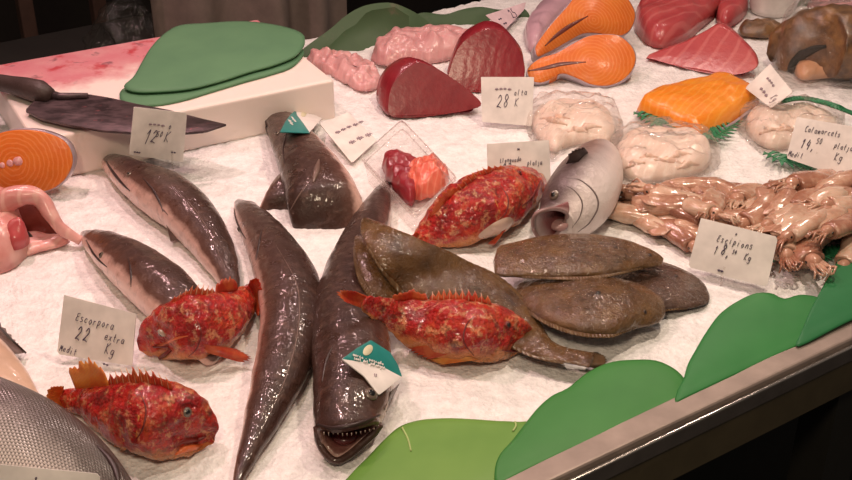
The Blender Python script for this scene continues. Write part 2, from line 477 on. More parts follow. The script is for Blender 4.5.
M['leaf_back'] = m_leaf('spotted_green_sheet', (.070, .125, .060), (.085, .15, .07), .5, (.22, .16, .12))
M['leaf_pale'] = m_leaf('yellow_green_sheet', (.15, .33, .055), (.19, .38, .07))
M['leaf_mid'] = m_leaf('bright_green_sheet', (.050, .235, .050), (.062, .27, .06))
M['leaf_wave'] = m_leaf('grass_green_sheet', (.035, .215, .055), (.045, .25, .065))
M['leaf_deep'] = m_leaf('deep_green_sheet', (.025, .18, .06), (.035, .21, .075))
M['fern'] = flat('plastic_fern_green', (.03, .20, .085), .4)
M['vein'] = flat('pale_leaf_vein', (.42, .55, .20), .5)
def m_block():
    t = NT('stained_white_polyethylene')
    n = t.noise(16, 4, .6)
    sep = t.nd('SeparateXYZ', {0: t.co()}).outputs
    top = t.ramp(sep[2], [(.0595, 0.0), (.0625, 1.0)])
    c = (.86, .74, .68)
    s1 = t.ramp(n, [(.38, .3), (.62, .85)])
    c1 = t.mix(s1, (.70, .36, .36), (.62, .19, .23))
    c1 = t.mix(t.ramp(t.noise(24, 3, .6, t.scaled(1, 1, 1, (0, 0, 0), (.2, .5, 0))), [(.57, 0.0), (.68, .85)]), c1, (.50, .045, .06))
    c1 = t.mix(t.ramp(t.noise(32, 3, .6, t.scaled(1, 1, 1, (0, 0, 0), (.7, .1, 0))), [(.60, 0.0), (.70, .75)]), c1, (.16, .08, .09))
    # the blood and cutting marks lie on the far half of the board
    far = t.ramp(t.math('ADD', t.math('SUBTRACT', t.math('MULTIPLY', sep[1], .87), t.math('MULTIPLY', sep[0], .49)), t.math('MULTIPLY', t.math('SUBTRACT', n, .5), .12)), [(-.17, 0.0), (.05, 1.0)])
    col = t.mix(t.math('MULTIPLY', top, far), c, c1)
    return t.done(t.bsdf(col, .4, t.bump(t.noise(200, 2), .15, .001), Subsurface_Weight=.2, Subsurface_Radius=(.02, .015, .012)))
M['block'] = m_block()
def m_blade():
    t = NT('stained_dark_blade')
    n = t.noise(34, 4, .7, t.scaled(1, 2.2, 1, (0, 0, -.5))); n2 = t.noise(80, 3)
    c = t.ramp(n, [(.4, (.060, .042, .045)), (.6, (.12, .08, .085))])
    c = t.mix(t.ramp(n2, [(.64, 0.0), (.76, .6)]), c, (.5, .13, .15))
    return t.done(t.bsdf(c, t.ramp(n, [(.3, .28), (.7, .5)]), t.bump(n2, .1, .001), Metallic=.45))
M['blade'] = m_blade()
M['handle'] = flat('wrapped_brown_handle', (.055, .032, .028), .5, 150, .5)
M['steel'] = flat('brushed_steel_lip', (.32, .255, .22), .5, 60, .15, Metallic=.4)
M['edge'] = flat('bright_steel_edge', (.55, .50, .46), .2, 0, 0, Metallic=.9)
M['fascia'] = flat('dark_brown_fascia', (.095, .075, .042), .5, 40, .1)
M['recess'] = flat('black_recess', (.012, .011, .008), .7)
M['floor'] = flat('dark_wet_floor', (.03, .027, .025), .5, 20, .2)
M['wall'] = flat('dark_wall', (.022, .016, .013), .8, 12, .2)
M['wood'] = flat('dark_wood', (.07, .038, .026), .6, 40, .3)
M['cloth'] = flat('pale_brown_cloth', (.22, .165, .145), .8, 180, .2)
M['white'] = flat('white_plastic', (.80, .76, .72), .35)
M['card'] = flat('white_card', (.80, .75, .70), .55)
M['cardpink'] = flat('pale_pink_card', (.80, .60, .64), .5)
M['ink'] = flat('purple_black_ink', (.09, .065, .11), .6)
M['inkfaint'] = flat('faint_ink', (.34, .26, .30), .6)
M['teal'] = flat('teal_print', (.010, .22, .20), .4)
M['red'] = flat('dark_red_inside', (.10, .012, .012), .35, 60, .4, Coat_Weight=.4)
M['black'] = flat('black_gloss', (.008, .007, .007), .1, 0, 0, Coat_Weight=.6)
M['iris'] = flat('pale_gold_iris', (.45, .36, .28), .15, 0, 0, Coat_Weight=.8)
M['irisgrey'] = flat('grey_iris', (.15, .11, .085), .15, 0, 0, Coat_Weight=.8)
M['groove'] = flat('dark_groove', (.035, .018, .016), .4)
M['scgroove'] = flat('dark_red_groove', (.16, .012, .008), .4)
M['lipor'] = flat('orange_lip', (.62, .13, .035), .3, 90, .3, Coat_Weight=.4)
M['pale'] = flat('pale_belly', (.64, .45, .36), .3, 70, .3, Coat_Weight=.4)
M['flesh'] = m_meat('creamy_white_flesh', (.78, .60, .50), (.86, .72, .62), (.92, .82, .74), 28, .5, .4, .3)
M['innards'] = flat('orange_innards', (.68, .36, .20), .3, 70, .4, Coat_Weight=.4)
def m_monk():
    t = NT('monkfish_skin')
    c = t.ramp(t.noise(26, 4, .65), [(.32, (.05, .028, .018)), (.5, (.17, .085, .035)), (.68, (.28, .15, .06))])
    c = t.mix(t.attr('cv'), c, (.03, .01, .01))
    return t.done(t.bsdf(c, .3, t.bump(t.noise(70, 4, .7), .6, .004), Coat_Weight=.4))
M['monk'] = m_monk()
def m_film(name, dens=.16, tint=(.95, .86, .82), rough=.12):
    t = NT(name)
    n = t.noise(26, 4, .6, dist=1.2)
    b = t.bump(n, .9, .010, t.bump(t.noise(75, 3), .4, .003))
    g = t.nd('BsdfGlossy', {'Color': (1, 1, 1), 'Roughness': rough, 'Normal': b}).outputs[0]
    d = t.nd('MixShader', {0: .5, 1: t.nd('BsdfDiffuse', {'Color': tint, 'Normal': b}).outputs[0], 2: t.nd('BsdfTranslucent', {'Color': tint}).outputs[0]}).outputs[0]
    tr = t.nd('BsdfTransparent', {'Color': (.97, .96, .95)}).outputs[0]
    bk = t.nd('NewGeometry').outputs['Backfacing']
    fr = t.nd('Fresnel', {'IOR': t.math('MULTIPLY_ADD', bk, -.8333, 1.5), 'Normal': b}).outputs[0]
    a = t.nd('MixShader', {0: t.math('MULTIPLY_ADD', t.ramp(n, [(.42, 0.0), (.7, 1.0)]), dens, dens*.6), 1: tr, 2: d}).outputs[0]
    return t.done(t.nd('MixShader', {0: t.math('MULTIPLY', fr, .85), 1: a, 2: g}).outputs[0])
M['film'] = m_film('clear_bag_film', .13)
M['film_thin'] = m_film('thin_clear_film', .045)
M['tray'] = m_film('clear_tray_plastic', .10, (.95, .85, .85), .06)
M['bin'] = m_film('dark_clear_bag', .10, (.12, .13, .10), .15)
# ---------------- setting ----------------
cam = bpy.data.cameras.new('camera'); cam.sensor_width = 36; cam.lens = 36*F/852; cam.clip_start = .05
co = bpy.data.objects.new('camera', cam); COL.objects.link(co); co.location = CAM
co.rotation_euler = (math.radians(90)-PITCH, 0, 0); SC.camera = co
AU = (P(852, 318)-P(500, 480)).normalized()          # along the counter front
AW = Z.cross(AU)                                       # towards the back
L0 = P(500, 480)
def cu(u, w, z=0.0):
    p = L0+AU*u+AW*w; p.z = ZI+z; return p
U0, U1, WB = -1.15, 1.45, 1.20
lipw = .034
mb = MB(); box(mb, V((0, 3, -.05)), 12, 12, .1); o = mb.build('floor', M['floor'], smooth=False); tag(o, kind='structure')
mb = MB(); box(mb, cu(.2, 3.3)+V((0, 0, .65)), 9, .1, 3, AU, AW); o = mb.build('wall_back', M['wall'], smooth=False); tag(o, kind='structure')
# the counter
ct = thing('display_counter', 'long fish counter with steel front lip and dark brown front panel', 'counter', V((cu(.15, .6).x, cu(.15, .6).y, 0)))
mb = MB(); box(mb, cu((U0+U1)/2, WB/2, -.06), U1-U0, WB, .06, AU, AW); mb.build('tray_bed', M['steel'], ct, smooth=False)
mb = MB(); box(mb, cu((U0+U1)/2, -lipw/2, -.012), U1-U0, lipw, .036, AU, AW); mb.build('front_lip', M['steel'], ct, smooth=False, bevel=.004)
mb = MB(); box(mb, cu((U0+U1)/2, -lipw-.003, -.012), U1-U0, .006, .022, AU, AW); mb.build('lip_edge', M['edge'], ct, smooth=False, bevel=.002)
mb = MB(); box(mb, cu((U0+U1)/2, WB+.012, -.05), U1-U0, .024, .06, AU, AW); mb.build('back_rail', M['steel'], ct, smooth=False, bevel=.004)
# front panel: its foot runs from about (678,480) to (850,388) in the picture
pf, pn = cu(0, -lipw-.004, 0), -AW
fp = plane_px(pf, pn); zl = (fp(678, 480).z+fp(850, 388).z)/2
ph = ZI-.024-zl
mb = MB(); box(mb, V((cu((U0+U1)/2, -lipw+.006).x, cu((U0+U1)/2, -lipw+.006).y, zl+ph/2)), U1-U0, .02, ph, AU, AW); mb.build('front_panel', M['fascia'], ct, smooth=False)
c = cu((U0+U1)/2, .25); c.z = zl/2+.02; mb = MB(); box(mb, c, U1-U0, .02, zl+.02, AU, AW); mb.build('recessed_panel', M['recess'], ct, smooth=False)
g = fp(828, 480); ul = (g-L0).dot(AU)
for uu in (ul+.03, ul-1.05):
    c = cu(uu, -lipw+.03); c.z = zl/2; mb = MB(); box(mb, c, .06, .05, zl, AU, AW); mb.build('leg', M['recess'], ct, smooth=False)
c = cu((U0+U1)/2, WB-.1); c.z = (ZI-.09)/2; mb = MB(); box(mb, c, U1-U0, .03, ZI-.09, AU, AW); mb.build('rear_panel', M['fascia'], ct, smooth=False)
# the ice
mb = MB(); nu, nw = 420, 230; prev = None
for j in range(nw+1):
    R = []
    for i in range(nu+1):
        u = U0+.02+(U1-U0-.04)*i/nu; w = .002+(WB-.004)*j/nw
        p = cu(u, w)
        z = noise.noise(p*9)*.004+noise.noise(p*45)*.0028+noise.noise(p*120)*.002-.004
        z -= .010*math.exp(-w/.04)
        p.z += z; R.append(mb.vert(p))
    if prev: mb.strip(prev, R, False)
    prev = R
    if j == 0: first = R
ice = mb.build('crushed_ice', M['ice']); tag(ice, 'bed of crushed white ice covering the fish counter', 'ice', None, 'stuff')
# ---------------- things behind the counter ----------------
def behind(px, w, z):   # ground point under picture column px at depth w
    d = ray(px, 20); k = ((L0-CAM).dot(AW)+w)/d.dot(AW); q = CAM+d*k; q.z = z; return q
for px, nm, lab in ((27, 0, 'narrow dark wooden post at the far left behind the chopping block'), (100, 1, 'dark wooden post beside the crumpled bag behind the chopping block')):
    q = behind(px, 2.12, .75); mb = MB(); box(mb, q, .035, .035, 1.5, AU, AW)
    o = mb.build('wooden_post', M['wood'], smooth=False, bevel=.004); tag(o, lab, 'post')
def at_depth(px, py, w):
    d = ray(px, py); return CAM+d*(((L0-CAM).dot(AW)+w)/d.dot(AW))
q = at_depth(126, 36, 1.62); tz_ = q.z-.085
q2 = at_depth(70, 60, 1.75); q2.z = 0
t = thing('back_table', 'low dark table standing behind the chopping block', 'table', q2)
mb = MB(); box(mb, q2+Z*(tz_-.02), 1.1, .42, .04, AU, AW); mb.build('tabletop', M['recess'], t, smooth=False)
for a in (-.5, .5):
    for b in (-.17, .17):
        mb = MB(); box(mb, q2+Z*(tz_-.04)/2+AU*a+AW*b, .04, .04, tz_-.04, AU, AW); mb.build('leg', M['recess'], t, smooth=False)
mb = MB()
ball(mb, q, .075, Z, 1.0, 40, 26); mb.jitter(.030, 16, 2); mb.jitter(.014, 45, 5)
for i, p in enumerate(mb.v): p.z = max(p.z, tz_+.001)
o = mb.build('crumpled_bag', M['bin']); tag(o, 'crumpled glossy dark clear bag beside a wooden post behind the counter', 'bag')
# hanging cloth
mb = MB(); prev = None; a0, a1 = behind(156, 1.42, 0), behind(356, 1.42, 0)
for side in (0, 1):
    prev = None
    for j in range(25):
        R = []
        for i in range(71):
            s = i/70; p = a0.lerp(a1, s); z = .42+1.28*j/24
            p = p+AW*(.030*math.sin(s*21+.6*math.sin(s*9))*(1-.35*j/24)+.02*math.sin(s*7+1)+side*.004); p.z = z
            R.append(mb.vert(p))
        if prev: mb.strip(prev, R, False)
        prev = R
o = mb.build('hanging_cloth', M['cloth']); tag(o, 'pale brown cloth hanging in folds right behind the counter', 'cloth')
a0 = a0+AW*.075; a1 = a1+AW*.075
mb = MB(); tube(mb, [a0+Z*1.72+AU*.02, a1+Z*1.72-AU*.02], .012)
for e in (a0+AU*.05, a1-AU*.05): tube(mb, [e, e+Z*1.72], .012)
o = mb.build('cloth_rail', M['steel']); tag(o, 'thin steel rail stand that carries the pale brown hanging cloth', 'rail')
# ---------------- chopping block, knife, sheets on it ----------------
H = .065
FRp = P(336, 117); FLp = P(33, 141, H); FLp.z = ZI
fr = V((FRp.x, FRp.y, ZI-.004)); fl = V((FLp.x, FLp.y, ZI-.004))
bu = (fr-fl).normalized(); bw = Z.cross(bu); BL_ = (fr-fl).length; BD = .325
cen = (fr+fl)/2+bw*BD/2
mb = MB(); box(mb, V((cen.x, cen.y, ZI+(H-.004)/2)), BL_, BD, H+.004, bu, bw)
o = mb.build('chopping_block', M['block'], smooth=False, bevel=.005); tag(o, 'thick white plastic chopping block with pink and red stains on top', 'chopping block')
TOP = H+.001
def topsheet(name, out, z, m, lab, parent_m=None, droop=.0, th=.0022, seed=0., group=None, vein=None, c0=None, c1=None, cat='leaf sheet', wave=.0):
    mb = MB(); cx = sum(a for a, b in out)/len(out); cy = sum(b for a, b in out)/len(out)
    L = (lambda q: wave*noise.noise(q*7+V((seed, 0, 0)))) if wave else None
    pillow(mb, out, c0 or (cx-20, cy), c1 or (cx+20, cy), th+droop, z, 12, .6, 80, True, th, 0, 60, False, L)
    o = mb.build(name, m); tag(o, lab, cat, group)
    return o
lower = [(120, 92), (130, 84), (150, 70), (200, 60), (290, 50), (304, 52), (292, 66), (270, 74), (245, 81), (215, 90), (185, 99), (160, 104), (135, 105), (122, 101)]
upper = [(124, 86), (134, 76), (143, 60), (152, 46), (165, 33), (180, 25), (205, 23), (240, 21), (272, 24), (298, 31), (305, 40), (297, 54), (275, 64), (250, 71), (222, 80), (190, 88), (158, 91), (135, 91)]
topsheet('leaf_sheet', lower, TOP+.003, M['leaf_block'], 'dull green leaf shaped sheet, lower of the two on the chopping block', th=.003)
topsheet('leaf_sheet', upper, TOP+.012, M['leaf_block'], 'large dull green leaf shaped sheet, upper of the two on the chopping block', th=.003)
# knife: handle and blade lie on the block top, tip out over its front edge
kz = TOP+.006
t = thing('kitchen_knife', 'big stained kitchen knife with a wrapped brown handle on the chopping block', 'knife', P(100, 108, H))
bl = [(40, 96), (62, 93), (88, 94), (112, 98), (138, 104), (170, 110), (200, 118), (226, 124), (205, 131), (180, 133), (140, 133), (100, 130), (65, 124), (40, 118), (25, 110), (32, 103)]
mb = MB(); f = lambda a, b: P(a, b, kz+.004); slab(mb, bl, f, Z, .0035, 90, True); mb.build('blade', M['blade'], t)
mb = MB(); hp = [P(a, b, kz+.012) for a, b in ((-40, 75), (-10, 81), (10, 84.5), (25, 88), (40, 92), (50, 95))]
tube(mb, hp, lambda q: .0155*(1-.18*math.sin(q*6))*(1 if q < .8 else 1-(q-.8)*1.6), 14)
hd = mb.build('handle', M['handle'], t)
for k in range(9):
    q = .30+k*.06; i = q*(len(hp)-1); a = hp[int(i)].lerp(hp[min(int(i)+1, len(hp)-1)], i-int(i)); d = (hp[-1]-hp[0]).normalized()
mb = MB(); tube(mb, [P(a, b, kz+.008) for a, b in ((46, 94), (60, 96.5), (88, 95.5))], lambda q: .008*(1-.5*q), 10); mb.build('bolster', M['blade'], t)
# ---------------- fish on the ice ----------------
def finish(B, parent, name='body', m=None): return B.mb.build(name, m, parent)
def side_fin(B, name, m, parent, base, tip, zt, saw=.06, nr=16, lift=.001):
    """a fin rooted on the body at the base pixels, its free edge at the tip pixels and heights zt"""
    A = [B.on(a, b, lift)[0] for a, b in base]
    T = [P(a, b, z) for (a, b), z in zip(tip, zt)]
    mb = MB(); fan(mb, A, T, nr, 6, saw, .0012); return mb.build(name, m, parent)
M['teeth'] = flat('small_dull_teeth', (.38, .28, .23), .3)
M['latline'] = flat('brown_lateral_line', (.16, .10, .08), .35)
# five hakes
def hake(label, pts, roll, ratio=.8, mouth=None, eyes=(), lines=(), sink=.82, **k):
    B = body(pts, ratio, 0, sink, 54, 30, roll, mouth=mouth, wob=.0012, **k)
    t = thing('hake', label, 'fish', base_of(B), 'whole hakes on the ice')
    finish(B, t, 'body', M['hake'])
    for (x, y, r) in eyes: eye(B, t, x, y, r, M['irisgrey'], M['black'], .45)
    for nm, q, r, m in lines: surf_line(B, nm, q, r, M[m], t)
    return B, t
HK1, t1 = hake('brown hake with its head under the small card by the chopping block', [(103, 157, 3), (108, 160, 7), (118, 166, 13), (136, 178, 19), (160, 192, 25), (184, 210, 25), (205, 235, 22), (220, 260, 17), (229, 282, 11), (233, 300, 8)], 42,
    eyes=[(129, 174, .0042)], lines=[('mouth', [(105, 160), (113, 172), (122, 183), (130, 191)], .0026, 'groove'), ('gill_slit', [(143, 178), (153, 190), (160, 203), (163, 212)], .0018, 'groove'), ('lateral_line', [(170, 185), (195, 210), (213, 240), (226, 272)], .0008, 'latline')])
side_fin(HK1, 'pectoral_fin', M['fin_brown'], t1, [(162, 207), (168, 214)], [(171, 243), (177, 240)], (.004, .006))
HK2, t2 = hake('brown hake with silver eye between the 22 price card and the chopping block', [(84, 233, 3), (88, 236, 8), (98, 242, 14), (118, 255, 21), (142, 273, 26), (166, 294, 28), (186, 318, 25), (200, 340, 18), (212, 358, 10)], 45,
    eyes=[(101, 255, .0046)], lines=[('mouth', [(86, 240), (92, 251), (99, 260), (107, 267)], .0018, 'groove'), ('gill_slit', [(128, 258), (131, 272), (131, 287)], .0016, 'groove')])
HK3, t3 = hake('long brown hake, its head beside the hake pair and its tail at the front', [(238, 202, 4), (242, 206, 9), (250, 216, 15), (264, 236, 21), (278, 260, 27), (288, 285, 31), (291, 318, 31), (285, 355, 29), (274, 390, 24), (260, 425, 17), (248, 455, 11), (240, 476, 6), (236, 492, 4)], 38,
    eyes=[(239, 229, .0042)], lines=[('mouth', [(234, 208), (236, 219), (241, 231), (246, 239)], .0016, 'groove'), ('gill_slit', [(262, 229), (259, 245), (256, 260)], .0016, 'groove'), ('lateral_line', [(276, 245), (297, 285), (298, 330), (285, 380), (262, 430)], .0008, 'latline')])
HK4, t4 = hake('big brown hake with its toothed mouth open and a teal and white tag', [(386, 184, 5), (381, 196, 10), (373, 216, 17), (362, 245, 24), (353, 278, 31), (349, 312, 36), (351, 345, 39), (353, 375, 40), (351, 400, 38), (348, 416, 35), (347, 424, 33)], -16,
    mouth=[(319, 430, .034), (334, 433, .040), (350, 431, .044), (366, 427, .041), (378, 424, .033), (373, 432, .020), (360, 443, .012), (347, 454, .008), (336, 459, .007), (328, 452, .010), (321, 442, .018)], bite=.06,
    eyes=[(371, 394, .0075)], lines=[('upper_lip', [(318, 424), (332, 428), (350, 426), (366, 421), (380, 415)], .0030, 'groove'), ('gill_slit', [(333, 345), (326, 362), (322, 382)], .0014, 'groove')])
# jaw, teeth and tongue of the open mouth
mb = MB(); jl = smooth_open([(317, 427, .030), (319, 441, .016), (326, 454, .008), (336, 461, .005), (348, 456, .006), (361, 445, .010), (374, 433, .018), (380, 424, .028)], 26)
tube(mb, [P(*q) for q in jl], .0042, 8, dr=.45, cv=0.0); mb.build('lower_jaw', M['hake'], t4)
mb = MB(); rnd = random.Random(2)
for k in range(12):
    px, py, z = smooth_open([(324, 432, .036), (350, 433, .042), (374, 428, .033)], 12)[k]
    p = P(px, py, z); tube(mb, [p, p-Z*rnd.uniform(.002, .0042)-FW*.001], lambda u: .0007*(1-.85*u), 6)
mb.build('teeth', M['teeth'], t4)
mb = MB(); ball(mb, P(344, 443, .014)+V((0, .012, 0)), .014, V((0, 0, 1)), .5); mb.build('tongue', M['red'], t4)
side_fin(HK4, 'pectoral_fin', M['fin_grey'], t4, [(384, 408), (390, 392)], [(380, 424), (400, 383)], (.004, .004))
HK5, t5 = hake('brown hake by the chopping block corner with a teal tag on its head', [(271, 100, 4), (274, 106, 9), (280, 119, 15), (290, 136, 20), (303, 156, 26), (315, 178, 32), (323, 198, 36, -.004), (328, 216, 37, -.020), (332, 236, 34, -.042), (334, 256, 28, -.065)], -48, ratio=.62,
    eyes=[(277, 133, .0042)], lines=[('mouth', [(264, 108), (264, 120), (268, 136)], .0016, 'groove'), ('gill_slit', [(287, 132), (283, 150), (285, 165)], .0016, 'groove')])
surf_line(HK5, 'pectoral_fin', [(319, 160), (317, 170), (313, 183)], .0050, M['latline'], t5)
surf_line(HK5, 'skin_fold', [(312, 178), (300, 194), (288, 214)], .0012, M['latline'], t5)
HK6, t6 = hake('small visible end of a brown hake tucked under the hake with a tagged head', [(308, 160, 8), (300, 174, 16), (291, 188, 20), (284, 205, 22, -.012), (278, 222, 22, -.034), (272, 240, 16, -.055)], 30, ratio=.5)
# triangular tags on two hakes
def stroke(mb, pts3, r=.0006):
    tube(mb, pts3, r, 5)
def tagplate(B, name, label, corners, split, oval, rows, lift=.004):
    """a two-coloured card lying on the fish; corners in px, split = the line between teal and white"""
    top, bot = corners
    pts = top+bot
    cx = sum(a for a, b in pts)/len(pts); cy = sum(b for a, b in pts)/len(pts)
    sp = []; n = V()
    for a, b in pts+split:
        for k in (.4, .7, .95):
            d = ray(cx+(a-cx)*k, cy+(b-cy)*k).normalized(); h = B.tree.ray_cast(CAM, d)
            if h[0] is not None:
                sp.append(h[0]); n += h[1] if h[1].dot(d) < 0 else -h[1]
    n.normalize()
    top_ = max(q.dot(n) for q in sp); mid = n*(top_+.0015)
    f = plane_px(mid, n)
    t = thing(name, label, 'tag', f(*[sum(c)/len(pts) for c in zip(*pts)]))
    mb = MB(); slab(mb, top+split[::-1], f, n, .0012, 60, True, .05); mb.build('teal_half', M['teal'], t)
    mb = MB(); slab(mb, split+bot, f, n, .0012, 60, True, .05); mb.build('white_half', M['white'], t)
    f2 = plane_px(mid+n*.0006, n)
    mb = MB(); slab(mb, [(oval[0]+oval[2]*math.cos(k*.524)*math.cos(.9)-oval[3]*math.sin(k*.524)*math.sin(.9), oval[1]-oval[2]*math.cos(k*.524)*math.sin(.9)-oval[3]*math.sin(k*.524)*math.cos(.9)) for k in range(12)], f2, n, .0006, 24, False, .1); mb.build('emblem', M['oval'], t)
    return f2, n, t
# ---------------- handwriting ----------------
G = {'a': [[(.8, .8), (.3, .9), (.05, .4), (.35, 0), (.75, .3), (.8, .85), (.8, .2), (1, 0)]], 'b': [[(.1, 1.7), (.1, .1), (.6, 0), (.8, .5), (.5, .85), (.1, .6)]], 'c': [[(.8, .75), (.4, .95), (.05, .5), (.3, .02), (.85, .15)]],
 'd': [[(.75, .75), (.3, .9), (.05, .4), (.35, 0), (.75, .3), (.85, 1.7), (.8, .1)]], 'e': [[(.1, .45), (.75, .55), (.55, .95), (.1, .7), (.15, .1), (.85, .1)]], 'f': [[(.7, 1.5), (.4, 1.6), (.3, 1), (.3, -.4)], [(.05, .85), (.65, .85)]],
 'g': [[(.8, .8), (.3, .9), (.05, .45), (.4, .1), (.75, .4), (.8, .85), (.75, -.4), (.3, -.6), (.05, -.35)]], 'i': [[(.3, .9), (.3, .1), (.5, 0)], [(.33, 1.3), (.36, 1.38)]], 'j': [[(.5, .9), (.5, -.4), (.1, -.5)]],
 'k': [[(.1, 1.7), (.1, 0)], [(.75, .95), (.15, .45), (.8, 0)]], 'l': [[(.25, 1.7), (.2, .2), (.5, 0)]], 'm': [[(.05, 0), (.08, .9)], [(.08, .6), (.3, .9), (.45, .7), (.45, 0)], [(.45, .6), (.7, .9), (.9, .7), (.9, 0)]],
 'n': [[(.05, 0), (.1, .9)], [(.1, .55), (.5, .95), (.8, .65), (.8, 0)]], 'o': [[(.45, .95), (.05, .5), (.4, 0), (.85, .45), (.5, .95)]], 'p': [[(.1, .9), (.1, -.6)], [(.1, .65), (.5, .95), (.8, .5), (.45, .05), (.1, .2)]],
 'q': [[(.8, .8), (.3, .9), (.05, .4), (.4, 0), (.8, .4)], [(.8, .9), (.8, -.6)]], 'r': [[(.1, .9), (.1, 0)], [(.1, .55), (.4, .9), (.75, .85)]], 's': [[(.75, .85), (.3, .95), (.15, .65), (.7, .35), (.55, 0), (.05, .08)]], 't': [[(.35, 1.5), (.35, .15), (.7, 0)], [(.05, .95), (.7, .98)]],
 'u': [[(.05, .9), (.1, .2), (.45, 0), (.8, .3), (.8, .9), (.8, 0)]], 'x': [[(.05, .9), (.8, 0)], [(.8, .9), (.05, 0)]], 'y': [[(.05, .9), (.45, .2)], [(.85, .9), (.2, -.6)]], 'z': [[(.05, .9), (.8, .9), (.05, 0), (.85, 0)]],
 'A': [[(0, 0), (.45, 1.6), (.9, 0)], [(.2, .55), (.75, .55)]], 'C': [[(.9, 1.4), (.4, 1.6), (.05, .8), (.4, 0), (.95, .2)]], 'E': [[(.9, 1.55), (.25, 1.5), (.15, 1.0), (.65, .9), (.1, .75), (.1, .1), (.9, .1)]], 'K': [[(.1, 1.6), (.1, 0)], [(.85, 1.6), (.12, .75), (.9, 0)]],
 'L': [[(.2, 1.6), (.1, .05), (.9, .05)]], 'M': [[(0, 0), (.15, 1.5), (.5, .5), (.85, 1.5), (1, 0)]], 'T': [[(0, 1.5), (1, 1.55)], [(.5, 1.5), (.45, 0)]],
 '0': [[(.45, 1.6), (.08, .8), (.4, 0), (.82, .8), (.45, 1.6)]], '1': [[(.15, 1.1), (.5, 1.6), (.4, -.1)]], '2': [[(.1, 1.2), (.45, 1.65), (.8, 1.15), (.45, .55), (.05, .05), (.4, .15), (.95, -.05)]], '3': [[(.1, 1.4), (.5, 1.6), (.75, 1.2), (.35, .85), (.85, .5), (.5, 0), (.05, .15)]],
 '4': [[(.35, 1.6), (.05, .6), (.85, .65)], [(.65, 1.1), (.55, -.2)]], '5': [[(.85, 1.55), (.25, 1.55), (.2, .9), (.7, .85), (.75, .25), (.3, 0), (.05, .15)]], '8': [[(.75, 1.3), (.4, 1.65), (.15, 1.2), (.7, .5), (.45, 0), (.1, .4), (.75, 1.15), (.75, 1.3)]],
 ',': [[(.3, .1), (.15, -.4)]], '.': [[(.2, .05), (.25, .0)]], '-': [[(.1, .5), (.8, .55)]], '/': [[(.7, 1.6), (.1, -.2)]], '^': [[(0, .6), (.6, .7), (.3, 0), (0, .6)]], '~': [[(0, .3), (.2, .55), (.35, .15), (.55, .6), (.7, .2), (.9, .5), (1.1, .25)]]}
def write(text, org, ux, uy, h, m, parent, n, name='writing', r=.00042, slant=.25, w=.62, gap=.32, seed=1):
    """strokes drawn on a card: org is the start of the line, ux/uy the card's axes, h the x-height"""
    mb = MB(); x = 0; rnd = random.Random(seed)
    for chh in text:
        if chh == ' ': x += .8; continue
        dy = rnd.uniform(-.12, .12); sc = rnd.uniform(.9, 1.1)
        for st in G.get(chh, G['~']):
            q = smooth_open([(a*w*sc+b*slant*.6+x, b*sc+dy) for a, b in st], 3*len(st)+2) if len(st) > 2 else [(a*w+b*slant*.6+x, b+dy) for a, b in st]
            tube(mb, [org+ux*(a*h)+uy*(b*h)+n*.0004 for a, b in q], r, 5)
        x += w+gap
    return mb.build(name, m, parent)
def card(label, q, z, tilt, lines, m='card', pin=None, group=None, pins=None, base=None):
    """q = four px corners: top left, top right, bottom right, bottom left; stands on its bottom edge at height z"""
    if base is None: f, n, t, up = tilted(q[3], q[2], z, tilt)
    else: f, n = base
    c = sum((f(*p) for p in q), V())/4
    th = thing('price_card', label, 'price card', f((q[2][0]+q[3][0])/2, (q[2][1]+q[3][1])/2), group)
    mb = MB(); slab(mb, q, f, n, .0012, 48, True, .05); mb.build('sheet', M[m], th)
    A, Bq, D = f(*q[0]), f(*q[1]), f(*q[3])
    X = Bq-A; Y = D-A; ux = X.normalized(); uy = n.cross(ux)
    if uy.dot(Z) < 0: uy = -uy
    for i, (s, fx, fy, h, mm, *r) in enumerate(lines):
        write(s, A+X*fx+Y*fy+n*.0003, ux, uy, h*Y.length, M[mm], th, n, 'writing', r[0]*.8 if r else .00042, seed=i+3)
    if pin:
        p = f(*pin); mb = MB(); tube(mb, [p+uy*.012, V((p.x, p.y, ZI-.004))], .0016, 8); mb.build('pin', M['film'], th)
    return th, f, n
M['oval'] = flat('pale_yellow_print', (.70, .66, .45), .5)
f2, n2, tg = tagplate(HK4, 'fish_tag', 'teal and white triangular tag on the open mouthed hake', ([(342, 359), (357, 348), (371, 340), (390, 352), (398, 365), (402, 376)], [(402, 377), (388, 388), (379, 395), (364, 376)]), [(342, 359), (362, 362), (383, 367), (402, 377)], (368, 350, 6, 4), 0)
d = (f2(400, 371)-f2(352, 356)).normalized(); e_ = n2.cross(d); e_ = e_ if e_.z > 0 else -e_
write('marca - pescado', f2(353, 356), d, e_, .0026, M['white'], tg, n2, 'print', .0005, .1, .7, .3)
write('sant del palangre', f2(354, 359.5), d, e_, .0026, M['white'], tg, n2, 'print', .0005, .1, .6, .28)
write('12', f2(374, 376), d, e_, .0022, M['inkfaint'], tg, n2, 'print', .0004)
f2, n2, tg = tagplate(HK5, 'fish_tag', 'teal and white triangular tag on the hake by the chopping block', ([(280, 132), (285, 122), (291, 114), (296, 110)], [(296, 110), (308, 112), (322, 118), (309, 133)]), [(310, 133), (304, 124), (297, 115), (296, 110)], (304, 113.5, 3.5, 2.5), 0)
d = (f2(309, 132)-f2(293, 112)).normalized(); e_ = n2.cross(d); e_ = e_ if e_.x > 0 else -e_
write('marca pesca', f2(291, 117), d, e_, .0026, M['white'], tg, n2, 'print', .0005, .1, .7, .3)
write('del palangre', f2(288, 120), d, e_, .0026, M['white'], tg, n2, 'print', .0005, .1, .6, .28)
